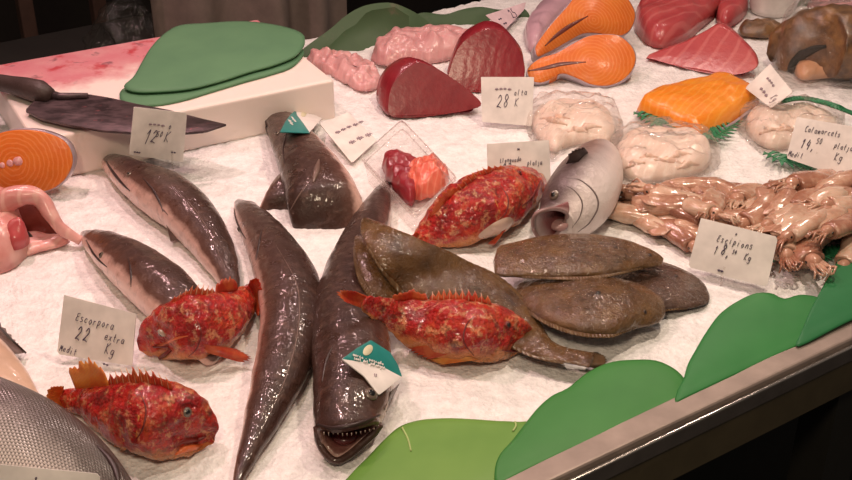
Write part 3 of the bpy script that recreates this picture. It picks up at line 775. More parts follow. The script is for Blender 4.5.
# cards
card('white price card reading Escorpora 22 beside the two red scorpionfish', [(64, 295), (136, 314), (132, 366), (57, 354)], .004, 62, [('Escorpora', .20, .36, .085, 'ink'), ('22', .22, .66, .15, 'ink', .0008), ('extra', .62, .55, .08, 'ink'), ('Kg', .64, .78, .11, 'ink'), ('Medit', .03, .93, .07, 'ink'), ('~~', .64, .97, .06, 'ink')])
card('white price card reading Escipions 18 in front of the squid heap', [(701, 218), (778, 237), (767, 287), (688, 267)], .012, 58, [('^', .48, .16, .05, 'ink'), ('Escipions', .27, .36, .085, 'ink'), ('1', .27, .61, .09, 'ink', .0006), ('8,', .36, .60, .12, 'ink', .0008), ('50', .50, .52, .05, 'ink'), ('Kg', .66, .58, .08, 'ink'), ('~~', .38, .93, .06, 'ink', .0012)], pin=(722, 276))
card('beige price card reading Calamarcets 14,50 at the back of the squid heap', [(797, 117), (868, 129), (850, 180), (786, 158)], .02, 60, [('Calamarcets', .16, .30, .085, 'ink'), ('14,', .16, .68, .14, 'ink', .0008), ('50', .36, .54, .08, 'ink'), ('platja', .62, .56, .08, 'ink'), ('Kg', .66, .84, .12, 'ink'), ('Medit', .02, .94, .08, 'ink')], pin=(815, 160))
card('white price card reading 28 in front of the dark tuna blocks', [(481, 77), (534, 77), (532, 126), (482, 122)], .004, 62, [('~~~~', .26, .30, .10, 'inkfaint', .0007), ('alta', .62, .40, .08, 'ink'), ('28', .28, .68, .16, 'ink', .0008), ('K', .62, .66, .11, 'ink')])
card('grey white price card reading 23 behind the red scorpionfish with white belly', [(487, 144), (549, 140), (551, 184), (488, 190)], .004, 62, [('~', .48, .18, .08, 'ink'), ('Llenguado', .20, .42, .058, 'ink'), ('23', .24, .66, .12, 'ink', .0008), ('platja', .64, .52, .062, 'ink')])
bf = plane_px((fr+fl)/2-bw*.11, -bw)
card('white price card reading 12,50 leaning on the front of the chopping block', [(134, 107), (187, 113), (183, 162), (129, 155)], 0, 60, [('~~~~', .30, .34, .09, 'inkfaint', .0006), ('o', .68, .36, .08, 'ink'), ('1', .24, .72, .17, 'ink', .0007), ('2', .36, .70, .15, 'ink', .0007), ('50', .46, .56, .08, 'ink'), ('K', .62, .64, .13, 'ink'), ('~~~', .08, .94, .05, 'ink', .0007), ('~~', .78, .88, .06, 'ink', .0007)], base=(bf, -bw), pin=(170, 158))
card('faint white price card lying flat beside the tray of tuna', [(320, 124), (348, 112), (377, 140), (352, 163)], .006, 12, [('~~~~~', .22, .36, .13, 'inkfaint', .0007), ('~~~', .36, .68, .18, 'inkfaint', .0008)])
card('white plastic wrapped price card beside the monkfish head', [(770, 64), (793, 92), (771, 108), (745, 88)], .034, 40, [('~~~~', .22, .36, .15, 'inkfaint', .0007), ('~~~', .30, .70, .20, 'inkfaint', .0008), ('Kg', .70, .62, .13, 'inkfaint')])
card('pale pink price card with a frayed corner at the back of the counter', [(486, 15), (526, 2), (524, 10), (504, 31)], .012, 35, [('25', .42, .55, .28, 'ink', .0008), ('~~', .12, .45, .16, 'ink', .0007), ('~~', .12, .75, .16, 'ink', .0007)], m='cardpink')
card('white price card in the front corner beside the large silver sea bass', [(-6, 464), (100, 474), (98, 520), (-10, 512)], .05, 65, [('^', .40, .24, .08, 'ink'), ('~~~', .20, .42, .10, 'ink'), ('16', .2, .8, .16, 'ink', .0008)], pin=(40, 512))
M['spine'] = flat('pale_peach_spine', (.80, .42, .26), .35)
# ---------------- red scorpionfish ----------------
def dorsal(B, name, m, parent, u0, u1, hf, nsp, lean=.3, saw=.45, spines=True, phi=None, out=1.0):
    ph = B.ph if phi is None else phi
    A = []; T = []; n = nsp*2+1
    mb = MB(); sp = MB()
    for i in range(n):
        s = i/(n-1); u = u0+(u1-u0)*s
        a = B.surf(u, ph, .96); d = (B.surf(u, ph, 1.4)-B.surf(u, ph, 1.0)).normalized()
        tg = (B.surf(min(u+.03, 1), ph)-B.surf(max(u-.03, 0), ph)).normalized()
        d = (d*out+tg*lean).normalized(); h = hf(s)
        rj = random.Random(int(u*1000)); k = (1 if i % 2 == 1 else 1-saw)*rj.uniform(.75, 1.12)
        A.append(a); T.append(a+d*h*k)
        if spines and i % 2 == 1: tube(sp, [a, a+d*h*.6, a+d*h*1.12+tg*h*.08], lambda q: .0013*(1-.85*q), 6)
    # membrane straight between the spines
    th = .0011; rows = []
    for a, b in zip(A, T):
        nn = (T[1]-T[0]).cross(b-a); nn = nn.normalized()
        rows.append([(mb.vert(a.lerp(b, t)+nn*th*(1-.6*t), al=t, dr=len(rows)/n), mb.vert(a.lerp(b, t)-nn*th*(1-.6*t), al=t, dr=len(rows)/n)) for t in (0, .35, .7, 1)])
    for r, q in zip(rows, rows[1:]):
        for j in range(3):
            mb.face(r[j][0], q[j][0], q[j+1][0], r[j+1][0]); mb.face(r[j][1], r[j+1][1], q[j+1][1], q[j][1])
        mb.face(r[3][0], q[3][0], q[3][1], r[3][1]); mb.face(r[0][0], r[0][1], q[0][1], q[0][0])
    for r in (rows[0], rows[-1]):
        for j in range(3): mb.face(r[j][0], r[j][1], r[j+1][1], r[j+1][0])
    f = mb.build(name, m, parent)
    if spines: sp.build('spines', M['spine'], f)
    return f
def warts(B, parent, spots, m):
    mb = MB()
    for x, y, r in spots:
        p, nn = B.on(x, y); ball(mb, p-nn*r*.2, r, nn, .8, 8, 5)
    return mb.build('head_knobs', m, parent)
def scorp(label, pts, roll, ratio, eyep, mouthl, sink=.9, seed=0, n=100):
    B = body(pts, ratio, 0, sink, n, 60, roll, wob=.0040)
    t = thing('scorpionfish', label, 'fish', base_of(B), 'red scorpionfish on the ice')
    B.mb.build('body', M['scorp'], t)
    return B, t
S1, s1 = scorp('red scorpionfish facing left, wedged between the 22 price card and the long hake', [(142, 350, 3), (145, 347, 9), (152, 340, 18), (163, 335, 26), (178, 331, 31), (198, 326, 34), (218, 320, 29), (236, 308, 19), (246, 297, 11), (252, 290, 7)], 10, 1.05, None, None)
eye(S1, s1, 162, 333, .0058, M['iris'], M['black'], .6)
surf_line(S1, 'mouth', [(143, 353), (150, 357), (160, 358), (168, 354)], .0022, M['scgroove'], s1)
surf_line(S1, 'gill_slit', [(196, 318), (201, 332), (197, 348), (188, 357)], .0011, M['scgroove'], s1)
surf_line(S1, 'cheek_ridge', [(155, 348), (167, 343), (178, 338), (188, 336)], .0018, M['lipor'], s1)
dorsal(S1, 'spiny_dorsal_fin', M['fin_red'], s1, .30, .66, lambda s: .012*(.6+.4*math.sin(s*3.1)), 8, .35)
dorsal(S1, 'soft_dorsal_fin', M['fin_red'], s1, .67, .86, lambda s: .020*(.4+.6*math.sin(.4+s*2.4)), 7, .5, .15, False)
side_fin(S1, 'pectoral_fin', M['fin_red'], s1, [(203, 344), (207, 352)], [(238, 349), (252, 358), (243, 363)], (.012, .006, .003), .1)
mb = MB(); fan(mb, [S1.surf(.97, S1.ph, .9), S1.surf(.97, S1.ph+math.pi, .9)], [P(250, 280, .045), P(259, 279, .05), P(263, 300, .03), P(258, 318, .012)], 20, 7, .08, .0012); mb.build('tail_fin', M['fin_red'], s1)
S2, s2 = scorp('red scorpionfish with orange fins beside the large silver sea bass, facing right', [(204, 440, 6), (202, 437, 16), (197, 432, 25), (186, 426, 33), (171, 421, 38), (151, 417, 39), (128, 413, 34), (105, 407, 25), (85, 402, 16), (70, 399, 11), (60, 397, 9)], -8, 1.0, None, None)
eye(S2, s2, 187, 412, .0052, M['irisgrey'], M['black'], .6)
surf_line(S2, 'eye_ridge', [(178, 408), (184, 402), (192, 402), (199, 407)], .0024, M['scorp'], s2)
surf_line(S2, 'mouth', [(206, 436), (200, 439), (191, 440), (181, 442), (174, 448)], .0030, M['scgroove'], s2)
surf_line(S2, 'lower_lip', [(204, 444), (196, 447), (185, 449), (175, 455)], .0042, M['lipor'], s2)
surf_line(S2, 'gill_slit', [(140, 392), (146, 410), (142, 430), (132, 445)], .0011, M['scgroove'], s2)
side_fin(S2, 'pectoral_fin', M['fin_orange'], s2, [(140, 416), (137, 436)], [(118, 408), (108, 425), (112, 444), (124, 452)], (.040, .03, .018, .010), .1)
dorsal(S2, 'spiny_dorsal_fin', M['fin_red'], s2, .24, .66, lambda s: .017*(.65+.35*math.sin(s*3.1)), 10, .2)
dorsal(S2, 'soft_dorsal_fin', M['fin_orange'], s2, .66, .88, lambda s: .032*(.45+.55*math.sin(.3+s*2.5)), 8, .45, .12, False)
mb = MB(); fan(mb, [S2.surf(.97, S2.ph, .9), S2.surf(.97, S2.ph+math.pi, .9)], [P(64, 386, .045), P(50, 387, .045), P(46, 396, .035), P(52, 408, .022), P(62, 414, .012)], 22, 7, .1, .0012); mb.build('tail_fin', M['fin_orange'], s2)
S3, s3 = scorp('red scorpionfish lying across the hake and sole tails, its tail on the hake', [(531, 343, 3), (528, 342, 9), (518, 338, 18), (503, 335, 25), (485, 332, 30), (460, 329, 31), (435, 326, 28), (412, 321, 23, .008), (392, 314, 15, .034), (376, 307, 9, .058), (364, 302, 6, .072)], -25, .85, None, None)
eye(S3, s3, 508, 325, .0045, M['scgroove'], M['black'], .5)
surf_line(S3, 'mouth', [(530, 345), (522, 349), (512, 351), (502, 350)], .0020, M['scgroove'], s3)
surf_line(S3, 'gill_slit', [(474, 316), (466, 326), (464, 342), (474, 356)], .0011, M['scgroove'], s3)
side_fin(S3, 'pectoral_fin', M['fin_red'], s3, [(462, 338), (466, 348)], [(412, 338), (408, 350), (428, 360)], (.018, .010, .006), .1)
side_fin(S3, 'pelvic_fin', M['fin_orange'], s3, [(470, 356), (478, 359)], [(424, 358), (440, 365)], (.004, .003), .1)
dorsal(S3, 'spiny_dorsal_fin', M['fin_red'], s3, .26, .62, lambda s: .012*(.65+.35*math.sin(s*3.1)), 10, .1, .6)
dorsal(S3, 'soft_dorsal_fin', M['fin_red'], s3, .63, .84, lambda s: .014*(.4+.6*math.sin(.3+s*2.5)), 7, .5, .15, False)
mb = MB(); fan(mb, [S3.surf(.97, S3.ph, .9), S3.surf(.97, S3.ph+math.pi, .9)], [P(354, 291, .094), P(341, 290, .096), P(336, 293, .094), P(345, 302, .086)], 18, 7, .1, .0014); mb.build('tail_fin', M['fin_red'], s3)
S4, s4 = scorp('red scorpionfish with white belly between the tray and the gaping sea bass', [(541, 178, 4), (537, 180, 11), (528, 184, 19), (513, 190, 26), (494, 199, 32), (474, 209, 33), (454, 221, 28), (438, 231, 19), (426, 238, 12), (418, 243, 8)], -10, .8, None, None)
eye(S4, s4, 519, 173, .0048, M['scgroove'], M['black'], .6)
surf_line(S4, 'mouth', [(541, 180), (536, 190), (530, 199), (522, 206)], .0020, M['scgroove'], s4)
surf_line(S4, 'gill_slit', [(500, 185), (508, 198), (506, 212), (497, 222)], .0011, M['scgroove'], s4)
mb = MB(); q = [(478, 236), (486, 228), (497, 221), (508, 217), (513, 220), (508, 229), (498, 237), (486, 241)]
c0 = S4.on(497, 229, .0)[0]
for k in range(26):
    for j in range(7):
        pass
ring = smooth_closed(q, 30); cp = S4.on(497, 229, .0045)[0]; prev = None
for s in (1, .8, .5, .2):
    R = [mb.vert(S4.on(497+(a-497)*s, 229+(b-229)*s, .0004+.004*(1-s*s))[0]) for a, b in ring]
    if prev: mb.strip(prev, R)
    prev = R
mb.face(*prev); mb.build('belly_patch', M['pale'], s4)
side_fin(S4, 'pectoral_fin', M['fin_orange'], s4, [(495, 200), (500, 212)], [(462, 210), (458, 222), (470, 232)], (.03, .022, .014), .1)
side_fin(S4, 'pelvic_fin', M['fin_red'], s4, [(508, 226), (512, 220)], [(486, 245), (494, 246)], (.006, .005), .1)
dorsal(S4, 'spiny_dorsal_fin', M['fin_red'], s4, .26, .62, lambda s: .012*(.65+.35*math.sin(s*3.1)), 9, .5, .5)
dorsal(S4, 'soft_dorsal_fin', M['fin_red'], s4, .62, .86, lambda s: .016*(.4+.6*math.sin(.3+s*2.5)), 7, .5, .35, False)
mb = MB(); fan(mb, [S4.surf(.97, S4.ph, .9), S4.surf(.97, S4.ph+math.pi, .9)], [P(416, 232, .03), P(408, 240, .02), P(414, 250, .012), P(428, 250, .006)], 18, 7, .1, .0012); mb.build('tail_fin', M['fin_red'], s4)
# ---------------- soles ----------------
def sole(label, pts, eyes=(), base=0.0, ratio=.2, group='flat brown soles', side=None, **k):
    B = body(pts, ratio, base, .95, 56, 30, 0, wob=.0010, **k)
    t = thing('sole', label, 'fish', base_of(B), group)
    B.mb.build('body', M['sole_dark' if 'furthest right' in label else 'sole'], t)
    for x, y, r in eyes: eye(B, t, x, y, r, M['groove'], M['black'], .6)
    # the frilled fins along both edges
    for nm, ph in (('fringe_fin', 0.0), ('fringe_fin', math.pi)):
        A = [B.surf(.10+.8*i/30, ph, .97) for i in range(31)]
        T = [B.surf(.11+.8*i/30, ph, 1.0)+(B.surf(.11+.8*i/30, ph, 1)-B.surf(.11+.8*i/30, ph, .5)).normalized()*(.006*math.sin(math.pi*min(1, max(.05, i/30)))+.001)-Z*.0015 for i in range(31)]
        mb = MB(); fan(mb, A, T, 60, 3, .12, .0012); mb.build(nm, M['solefin'], t)
    return B, t
M['solefin'] = m_fin('sole_fin', (.16, .085, .035), (.24, .14, .065), 40)
sole('narrow olive sole partly hidden under the long sole, upper end on the hake', [(358, 236, 3, .072), (360, 243, 6, .072), (366, 258, 9, .068), (375, 276, 11, .060), (387, 294, 12, .046), (399, 309, 11, .030), (410, 321, 8, .018)], base=.004, ratio=.3)
LS, ls = sole('long olive brown sole with thin tail running past the red scorpionfish', [(365, 219, 3, .090), (369, 224, 8, .088), (381, 235, 15, .086), (400, 250, 21, .074), (421, 265, 28, .054), (442, 281, 32, .030), (468, 297, 32, .014), (494, 314, 27, .004), (518, 331, 18), (538, 346, 11), (556, 353, 8), (575, 357, 7), (592, 360, 7)], base=.012, ratio=.22)
mb = MB(); fan(mb, [LS.surf(.98, 0, .9), LS.surf(.98, math.pi, .9)], [P(598, 369, .003), P(606, 365, .008), P(606, 357, .008), P(597, 352, .004)], 18, 6, .1, .0016); mb.build('tail_fin', M['solefin'], ls)
sole('dark brown sole furthest right, its round head poking out from under the others', [(560, 272, 8), (590, 275, 16), (620, 280, 22), (650, 285, 25), (675, 290, 22), (693, 295, 16), (704, 298, 9), (709, 299, 4)], [(676, 276, .0028)], base=.0, ratio=.16)
sole('brown sole nearest the front with a blunt head, lowest of the three stacked soles', [(522, 284, 8), (535, 289, 17), (555, 296, 25), (580, 302, 29), (605, 305, 29), (628, 308, 26), (645, 312, 21), (656, 316, 13), (662, 318, 5)], [(598, 293, .0032), (645, 312, .0024)], base=.013, ratio=.26)
sole('olive brown sole on top of the stacked soles, under the gaping sea bass', [(496, 262, 13), (503, 262, 15), (520, 260, 18), (548, 257, 21), (580, 255, 22), (610, 255, 19), (635, 257, 14), (652, 260, 9), (662, 262, 4)], [(650, 255, .0026), (616, 247, .0022)], base=.030, ratio=.25)
# ---------------- sea bass ----------------
B1 = body([(-110, 392, 30), (-60, 408, 45), (-10, 432, 52), (30, 455, 53), (64, 481, 50), (93, 510, 44), (118, 543, 34), (136, 577, 20)], .85, 0, .85, 56, 34, 58)
sb = thing('sea_bass', 'large silver scaled sea bass in the front corner below the orange finned scorpionfish', 'fish', base_of(B1))
B1.mb.build('body', M['bass'], sb)
surf_line(B1, 'gill_edge', [(97, 446), (107, 457), (115, 470), (119, 486)], .0042, M['groove'], sb)
B2 = body([(-110, 320, 20), (-70, 335, 30), (-35, 357, 32), (-5, 382, 27), (20, 402, 17), (40, 418, 8)], .6, 0, .9, 40, 26, -40)
sg = thing('sea_bream', 'pinkish gold fish at the picture edge behind the large silver sea bass', 'fish', base_of(B2))
B2.mb.build('body', M['bream'] if 'bream' in M else flat('pink_gold_skin', (.62, .42, .30), .3, 120, .35, Coat_Weight=.4), sg)
mb = MB(); A = [B2.on(-12, 345)[0], B2.on(-2, 355)[0]]; fan(mb, A, [P(0, 322, .03), P(14, 338, .012), P(26, 353, .004)], 14, 6, .1, .0016); mb.build('pectoral_fin', M['fin_brown'], sg)
mb = MB(); tube(mb, [P(-14, 318, .03), P(0, 330, .028), P(12, 341, .016), P(26, 353, .004)], lambda q: .0042*(1-.75*q), 8); mb.build('fin_spine', M['groove'], sg)
M['gillgrey'] = flat('grey_gill_edge', (.16, .12, .115), .35)
# the sea bass head with an open mouth
B3 = body([(602, 149, 12), (599, 157, 21), (594, 170, 29), (587, 184, 34), (579, 198, 35), (571, 209, 32), (563, 217, 26), (556, 222, 21)], .92, 0, .9, 50, 34, -62,
    mouth=[(535, 215, .060), (545, 210, .066), (557, 209, .060), (567, 214, .046), (562, 226, .030), (555, 236, .020), (546, 243, .016), (538, 237, .028), (533, 226, .044)], bite=.05)
sc = thing('sea_bass', 'silver sea bass head gaping wide toward the stacked soles', 'fish', base_of(B3))
B3.mb.build('body', M['basshead'], sc)
eye(B3, sc, 554, 195, .0072, M['irisgrey'], M['black'], .5)
mb = MB(); q = [V(x) for x in smooth_closed([tuple(x) for x in B3.rim], 40)]; tube(mb, q+[q[0]], .0028, 8); mb.build('lips', M['bassmouth'] if 'bassmouth' in M else flat('pinkish_grey_lip', (.30, .18, .17), .3, 80, .3, Coat_Weight=.4), sc)
surf_line(B3, 'gill_cover', [(566, 178), (580, 180), (594, 192), (598, 206), (590, 222), (578, 232)], .0014, M['gillgrey'], sc, 30)
surf_line(B3, 'cheek_edge', [(562, 184), (574, 190), (582, 202), (580, 216), (572, 228)], .0010, M['gillgrey'], sc, 26)
mb = MB(); A = [B3.on(x, y)[0] for x, y in ((578, 161), (588, 152))]; fan(mb, A, [P(566, 164, .085), P(570, 152, .10), P(584, 147, .10)], 12, 5, .15, .004); mb.build('dorsal_fin', M['groove'], sc)
mb = MB(); ball(mb, B3.cen-B3.T[-1]*.022-Z*.012, .013, Z, .5); mb.build('tongue', M['bassmouth2'] if 'bassmouth2' in M else flat('pale_tongue', (.45, .25, .24), .35, 0, 0), sc)
# ---------------- cut fish and meat ----------------
def steak(label, out, plane_pts, z, tilt, thick, centre, m='steak', cleft=None, group='salmon steaks'):
    f, n, t, up = tilted(plane_pts[0], plane_pts[1], z, tilt)
    c = f(*centre); th = thing('salmon_steak', label, 'salmon', V((c.x, c.y, ZI)), group)
    mb = MB(); O = slab(mb, out, f, n, thick, 90)
    for i, p in enumerate(mb.v):
        mb.at.setdefault('tx', {})[i] = (p-c).dot(t); mb.at.setdefault('ty', {})[i] = (p-c).dot(up)
    mb.build('flesh', M[m], th)
    # skin band around the rim
    mb = MB(); cc = sum(O, V())/len(O); A = []; Bq = []
    for p in O:
        d = (p-cc).normalized(); A.append(mb.vert(p+d*.0012-n*thick*.10)); Bq.append(mb.vert(p+d*.0012-n*thick*.98))
    A2 = [mb.vert(p-n*thick*.10) for p in O]; B2 = [mb.vert(p-n*thick*.98) for p in O]
    mb.strip(A, Bq); mb.strip(A, A2); mb.strip(Bq, B2); mb.build('skin', M['salskin'], th)
    if cleft:
        q = smooth_open(cleft, 20); mb = MB(); tube(mb, [f(a, b)+n*.0002 for a, b in q], lambda k: .0034*math.sin(math.pi*min(.97, max(.06, k)))+.0006, 8)
        for i, p in enumerate(mb.v):
            d = (p-c).dot(n); mb.v[i] = p-n*d*.8
        mb.build('belly_cleft', M['hollow'], th)
    return th, f, n
M['hollow'] = flat('dark_red_hollow', (.13, .022, .014), .4, 60, .5, Coat_Weight=.3)
steak('upper salmon steak leaning on the lower one at the back of the counter', [(537, 44), (550, 26), (566, 8), (580, -8), (600, -16), (622, -8), (634, 8), (635, 20), (628, 32), (614, 36), (600, 33), (584, 33), (570, 40), (556, 48), (544, 54), (538, 56), (536, 50)], ((540, 60), (630, 42)), .020, 42, .022, (594, 20), cleft=[(545, 46), (556, 36), (570, 26), (588, 16)])
steak('lower salmon steak leaning under the upper one beside the tuna blocks', [(528, 68), (540, 58), (556, 53), (572, 44), (588, 36), (604, 34), (620, 36), (632, 46), (636, 58), (632, 70), (622, 80), (608, 85), (592, 84), (578, 78), (562, 73), (548, 80), (538, 82), (530, 78)], ((535, 84), (625, 84)), .004, 40, .022, (592, 62), cleft=[(528, 71), (545, 68), (562, 64), (586, 62)])
LEFT = steak('thick orange salmon steak at the left edge in front of the chopping block', [(-30, 150), (-12, 138), (8, 131), (30, 130), (50, 134), (65, 142), (72, 155), (71, 168), (62, 182), (46, 191), (25, 190), (-5, 188), (-30, 180)], ((-20, 197), (60, 197)), .004, 70, .020, (14, 164))
M['hollow'] = flat('dark_red_hollow', (.13, .022, .014), .4, 60, .5, Coat_Weight=.3)
mb = MB(); ls, f, n = LEFT
for i, (a, b, r) in enumerate(((18, 161, .007), (10, 163, .005), (2, 165, .004))): ball(mb, f(a, b), r, n, .35)
mb.jitter(.001, 150); mb.build('backbone', M['pinkmeat'], ls)
# pink gutted belly flap at the left edge
tf = thing('gutted_fish', 'pink gutted fish piece with a dark red hollow below the orange salmon steak', 'fish', P(25, 240))
mb = MB(); tube(mb, [P(*q) for q in smooth_open([(-22, 236, .020), (-8, 212, .048), (8, 200, .062), (26, 195, .066), (40, 200, .058), (50, 213, .043), (59, 226, .027), (70, 235, .015), (80, 241, .006)], 50)], lambda q: .0175*(1-.68*q**1.5)*min(1, .5+q*4), 18); mb.jitter(.003, 40); mb.build('belly_flap', M['flap'], tf)
f, n, t_, up = tilted((14, 236), (62, 243), .001, 68); f = plane_px(f(30, 240)-n*.012, n)
mb = MB(); slab(mb, [(8, 204), (22, 194), (36, 196), (46, 208), (56, 226), (66, 238), (64, 243), (48, 243), (30, 241), (14, 238), (8, 222)], f, n, .02, 50)
mb.build('hollow', M['hollow'], tf)
mb = MB(); pillow(mb, [(16, 208), (24, 214), (23, 226), (28, 238), (30, 252), (14, 268), (-10, 275), (-40, 265), (-40, 220), (-15, 205), (4, 203)], (-20, 238), (8, 236), .060, 0, 9, .4, 60, True, 0, .010, 35); mb.build('body', M['flap'], tf)
mb = MB(); pillow(mb, [(20, 238), (34, 233), (52, 236), (70, 241), (60, 247), (40, 252), (24, 256)], (32, 244), (52, 243), .010, 0, 7, .4, 50, True, 0, .004, 50); mb.build('lower_flap', M['flap'], tf)
mb = MB(); pillow(mb, [(6, 240), (14, 232), (24, 233), (30, 241), (24, 248), (12, 250)], (14, 241), (22, 241), .030, .02, 6, .4, 40, True, 0, .008, 70); mb.build('torn_flesh', M['tunapink'], tf)
mb = MB(); tube(mb, [P(*q) for q in smooth_open([(20, 229, .022), (27, 233, .016), (33, 239, .008)], 10)], .0026, 6); mb.build('gut_strand', M['groove'], tf)
# tuna
def chunk(name, label, cat, face, line, tilt, depth_, m_face, m_body, z=.002, shrink=.8, rise=0.0, group=None, shift=0.0):
    """a block of meat: its cut face stands on the ice line and the mass runs back from it"""
    f, n, t, up = tilted(line[0], line[1], z, tilt)
    O = [V(q) for q in smooth_closed([tuple(f(a, b)) for a, b in face], 72)]
    c = sum(O, V())/72; back = V((-n.x, -n.y, 0)).normalized()
    th = thing(name, label, cat, V((c.x, c.y, ZI)), group)
    mb = MB(); R0 = [mb.vert(c+(p-c)*.985+n*.0) for p in O]; R1 = [mb.vert(c+(p-c)*.6+n*.0015) for p in O]; mb.strip(R0, R1); mb.face(*R1); mb.build('cut_face', M[m_face], th)
    mb = MB(); prev = None
    for s, k in ((0, .985), (.03, 1.0), (.25, 1.0), (.5, .96), (.75, shrink+.5*(1-shrink)), (.93, shrink*.8), (1.0, shrink*.45)):
        cc = c+back*depth_*s+t*shift*s; R = []
        for p in O:
            q = cc+(p-c)*k
            q.z = ZI+z+max(0, (p.z-ZI-z)*k+rise*s) if p.z > ZI+z+.004 else ZI+z
            q = q+noise.noise_vector(q*30)*.0025*min(1, s*4); R.append(mb.vert(q))
        if prev: mb.strip(prev, R)
        prev = R
    mb.face(*prev); mb.build('flesh', M[m_body], th)
    return th
chunk('tuna_block', 'dark red tuna block with a smooth cut face, nearest to the tray', 'tuna', [(389, 115), (388, 100), (392, 85), (400, 74), (410, 66), (420, 62), (436, 68), (455, 80), (472, 93), (482, 104), (474, 109), (455, 113), (425, 117), (402, 118)], ((389, 116), (475, 112)), 58, .07, 'tunaface', 'tuna', shrink=.75, shift=-.03)
chunk('tuna_block', 'dark red tuna block with rounded top behind the 28 price card', 'tuna', [(449, 84), (450, 68), (458, 48), (470, 36), (486, 29), (502, 31), (514, 42), (522, 56), (525, 72), (520, 86), (500, 92), (470, 92)], ((452, 90), (520, 90)), 62, .09, 'tuna', 'tuna', shrink=.8)
chunk('tuna_slice', 'pink red tuna slice with pale curved lines, frontmost of the tuna at the back right', 'tuna', [(646, 57), (668, 49), (690, 40), (706, 31), (718, 26), (732, 32), (746, 46), (756, 60), (756, 68), (742, 74), (722, 75), (700, 72), (675, 66), (655, 60)], ((648, 60), (740, 76)), 42, .045, 'tunapink', 'tunapink', shrink=.8)
mb = MB(); pillow(mb, [(634, 22), (636, 12), (650, 2), (670, -8), (700, -12), (722, -8), (728, 4), (716, 16), (702, 28), (688, 40), (672, 47), (656, 48), (644, 42), (636, 32)], (660, 24), (695, 8), .045, .0, 9, .55, 70, True, 0, .006, 30)
o = mb.build('tuna_piece', M['tunapink']); tag(o, 'large pink tuna piece behind the slice with pale lines', 'tuna')
mb = MB(); pillow(mb, [(716, 22), (718, 10), (728, 0), (740, -4), (748, 4), (746, 14), (736, 24), (724, 28)], (728, 12), (736, 8), .035, .0, 8, .55, 50, True, 0, .004, 40)
o = mb.build('tuna_piece', M['tunapink']); tag(o, 'small pink tuna end piece between the large tuna piece and the white tub', 'tuna')
# salmon fillet
t = thing('salmon_fillet', 'bright yellow orange salmon fillet on green fern beside the clear bags', 'salmon', P(700, 110), None)
mb = MB(); pillow(mb, [(637, 109), (645, 102), (660, 95), (685, 89), (702, 85), (716, 80), (732, 84), (748, 92), (759, 99), (756, 106), (744, 114), (730, 124), (714, 132), (700, 137), (686, 132), (668, 126), (652, 119), (641, 114)], (670, 110), (725, 102), .030, .004, 9, .6, 80, True, .004, .003, 50); mb.build('flesh', M['fillet'], t)
mb = MB(); q = smooth_open([(637, 112), (652, 121), (668, 128), (686, 134), (700, 138), (716, 132), (732, 124), (750, 111)], 30); tube(mb, [P(a, b, .005) for a, b in q], .0028, 8); mb.build('skin_edge', M['salskin'], t)
# lilac side of salmon and pink meat at the back
mb = MB(); pillow(mb, [(524, 34), (530, 20), (545, 4), (560, -10), (590, -18), (596, -8), (578, 6), (562, 22), (548, 38), (538, 52), (528, 50)], (538, 34), (568, 0), .032, .0, 8, .5, 60, True, 0, .004, 40)
o = mb.build('salmon_piece', M['lilac']); tag(o, 'pale lilac side of salmon standing behind the two stacked salmon steaks', 'salmon')
mb = MB(); pillow(mb, [(372, 56), (380, 47), (398, 41), (420, 38), (448, 36), (468, 38), (476, 46), (468, 54), (448, 60), (420, 64), (395, 66), (376, 64)], (400, 52), (446, 47), .036, .0, 14, .4, 110, True, 0, .012, 45); mb.jitter(.005, 70, 4)
o = mb.build('pink_fish_fillet', M['pinkmeat']); tag(o, 'pale pink fish fillet in front of the spotted green sheet', 'fillet')
mb = MB(); pillow(mb, [(308, 58), (318, 52), (330, 56), (350, 58), (368, 64), (380, 76), (378, 88), (362, 92), (345, 84), (330, 76), (316, 70)], (330, 66), (362, 80), .022, .0, 14, .4, 100, True, 0, .012, 60); mb.jitter(.005, 80, 4)
o = mb.build('pink_fish_fillet', M['pinkmeat']); tag(o, 'narrow pink fish fillet beside the corner of the chopping block', 'fillet')
mb = MB(); pillow(mb, [(806, 4), (815, -8), (840, -14), (880, -10), (885, 20), (862, 30), (846, 28), (830, 20), (815, 14)], (835, 5), (865, 8), .03, .0, 8, .4, 50, True, 0, .004, 45)
o = mb.build('pink_fish_fillet', M['pinkmeat']); tag(o, 'pink fish fillet in the back corner behind the monkfish head', 'fillet')
# monkfish head in clear film
BM = body([(905, 50, 30), (870, 44, 36), (845, 42, 38), (822, 42, 37), (804, 46, 31), (792, 51, 24), (784, 57, 15), (781, 61, 7)], .8, 0, .95, 44, 32, 10, wob=.005)
tm = thing('monkfish_head', 'brown monkfish head wrapped in clear film at the back right', 'fish', base_of(BM))
BM.mb.build('body', M['monk'], tm)
mb = MB(); pillow(mb, [(794, 72), (800, 64), (815, 60), (832, 56), (850, 52), (868, 60), (866, 72), (846, 76), (820, 79), (802, 80)], (815, 69), (848, 66), .026, .004, 8, .4, 50, True, 0, .004, 60); mb.build('belly', M['innards'], tm)
surf_line(BM, 'mouth', [(787, 74), (791, 66), (799, 57), (812, 50), (826, 46)], .0085, M['recess'], tm)
mb = MB(); ring = [(772, 78), (772, 58), (780, 42), (794, 30), (812, 24), (840, 20), (880, 20), (900, 60), (870, 84), (830, 86), (800, 88), (782, 88)]
pillow(mb, ring, (800, 60), (870, 56), .105, .001, 10, .55, 64, True, 0, .012, 40); fm = mb.build('film_wrap', M['film_thin'], tm)
mb = MB(); pillow(mb, [(738, 30), (744, 25), (758, 24), (772, 25), (782, 29), (780, 35), (766, 38), (750, 37), (740, 35)], (752, 31), (770, 31), .020, 0, 7, .4, 46, True, 0, .008, 60)
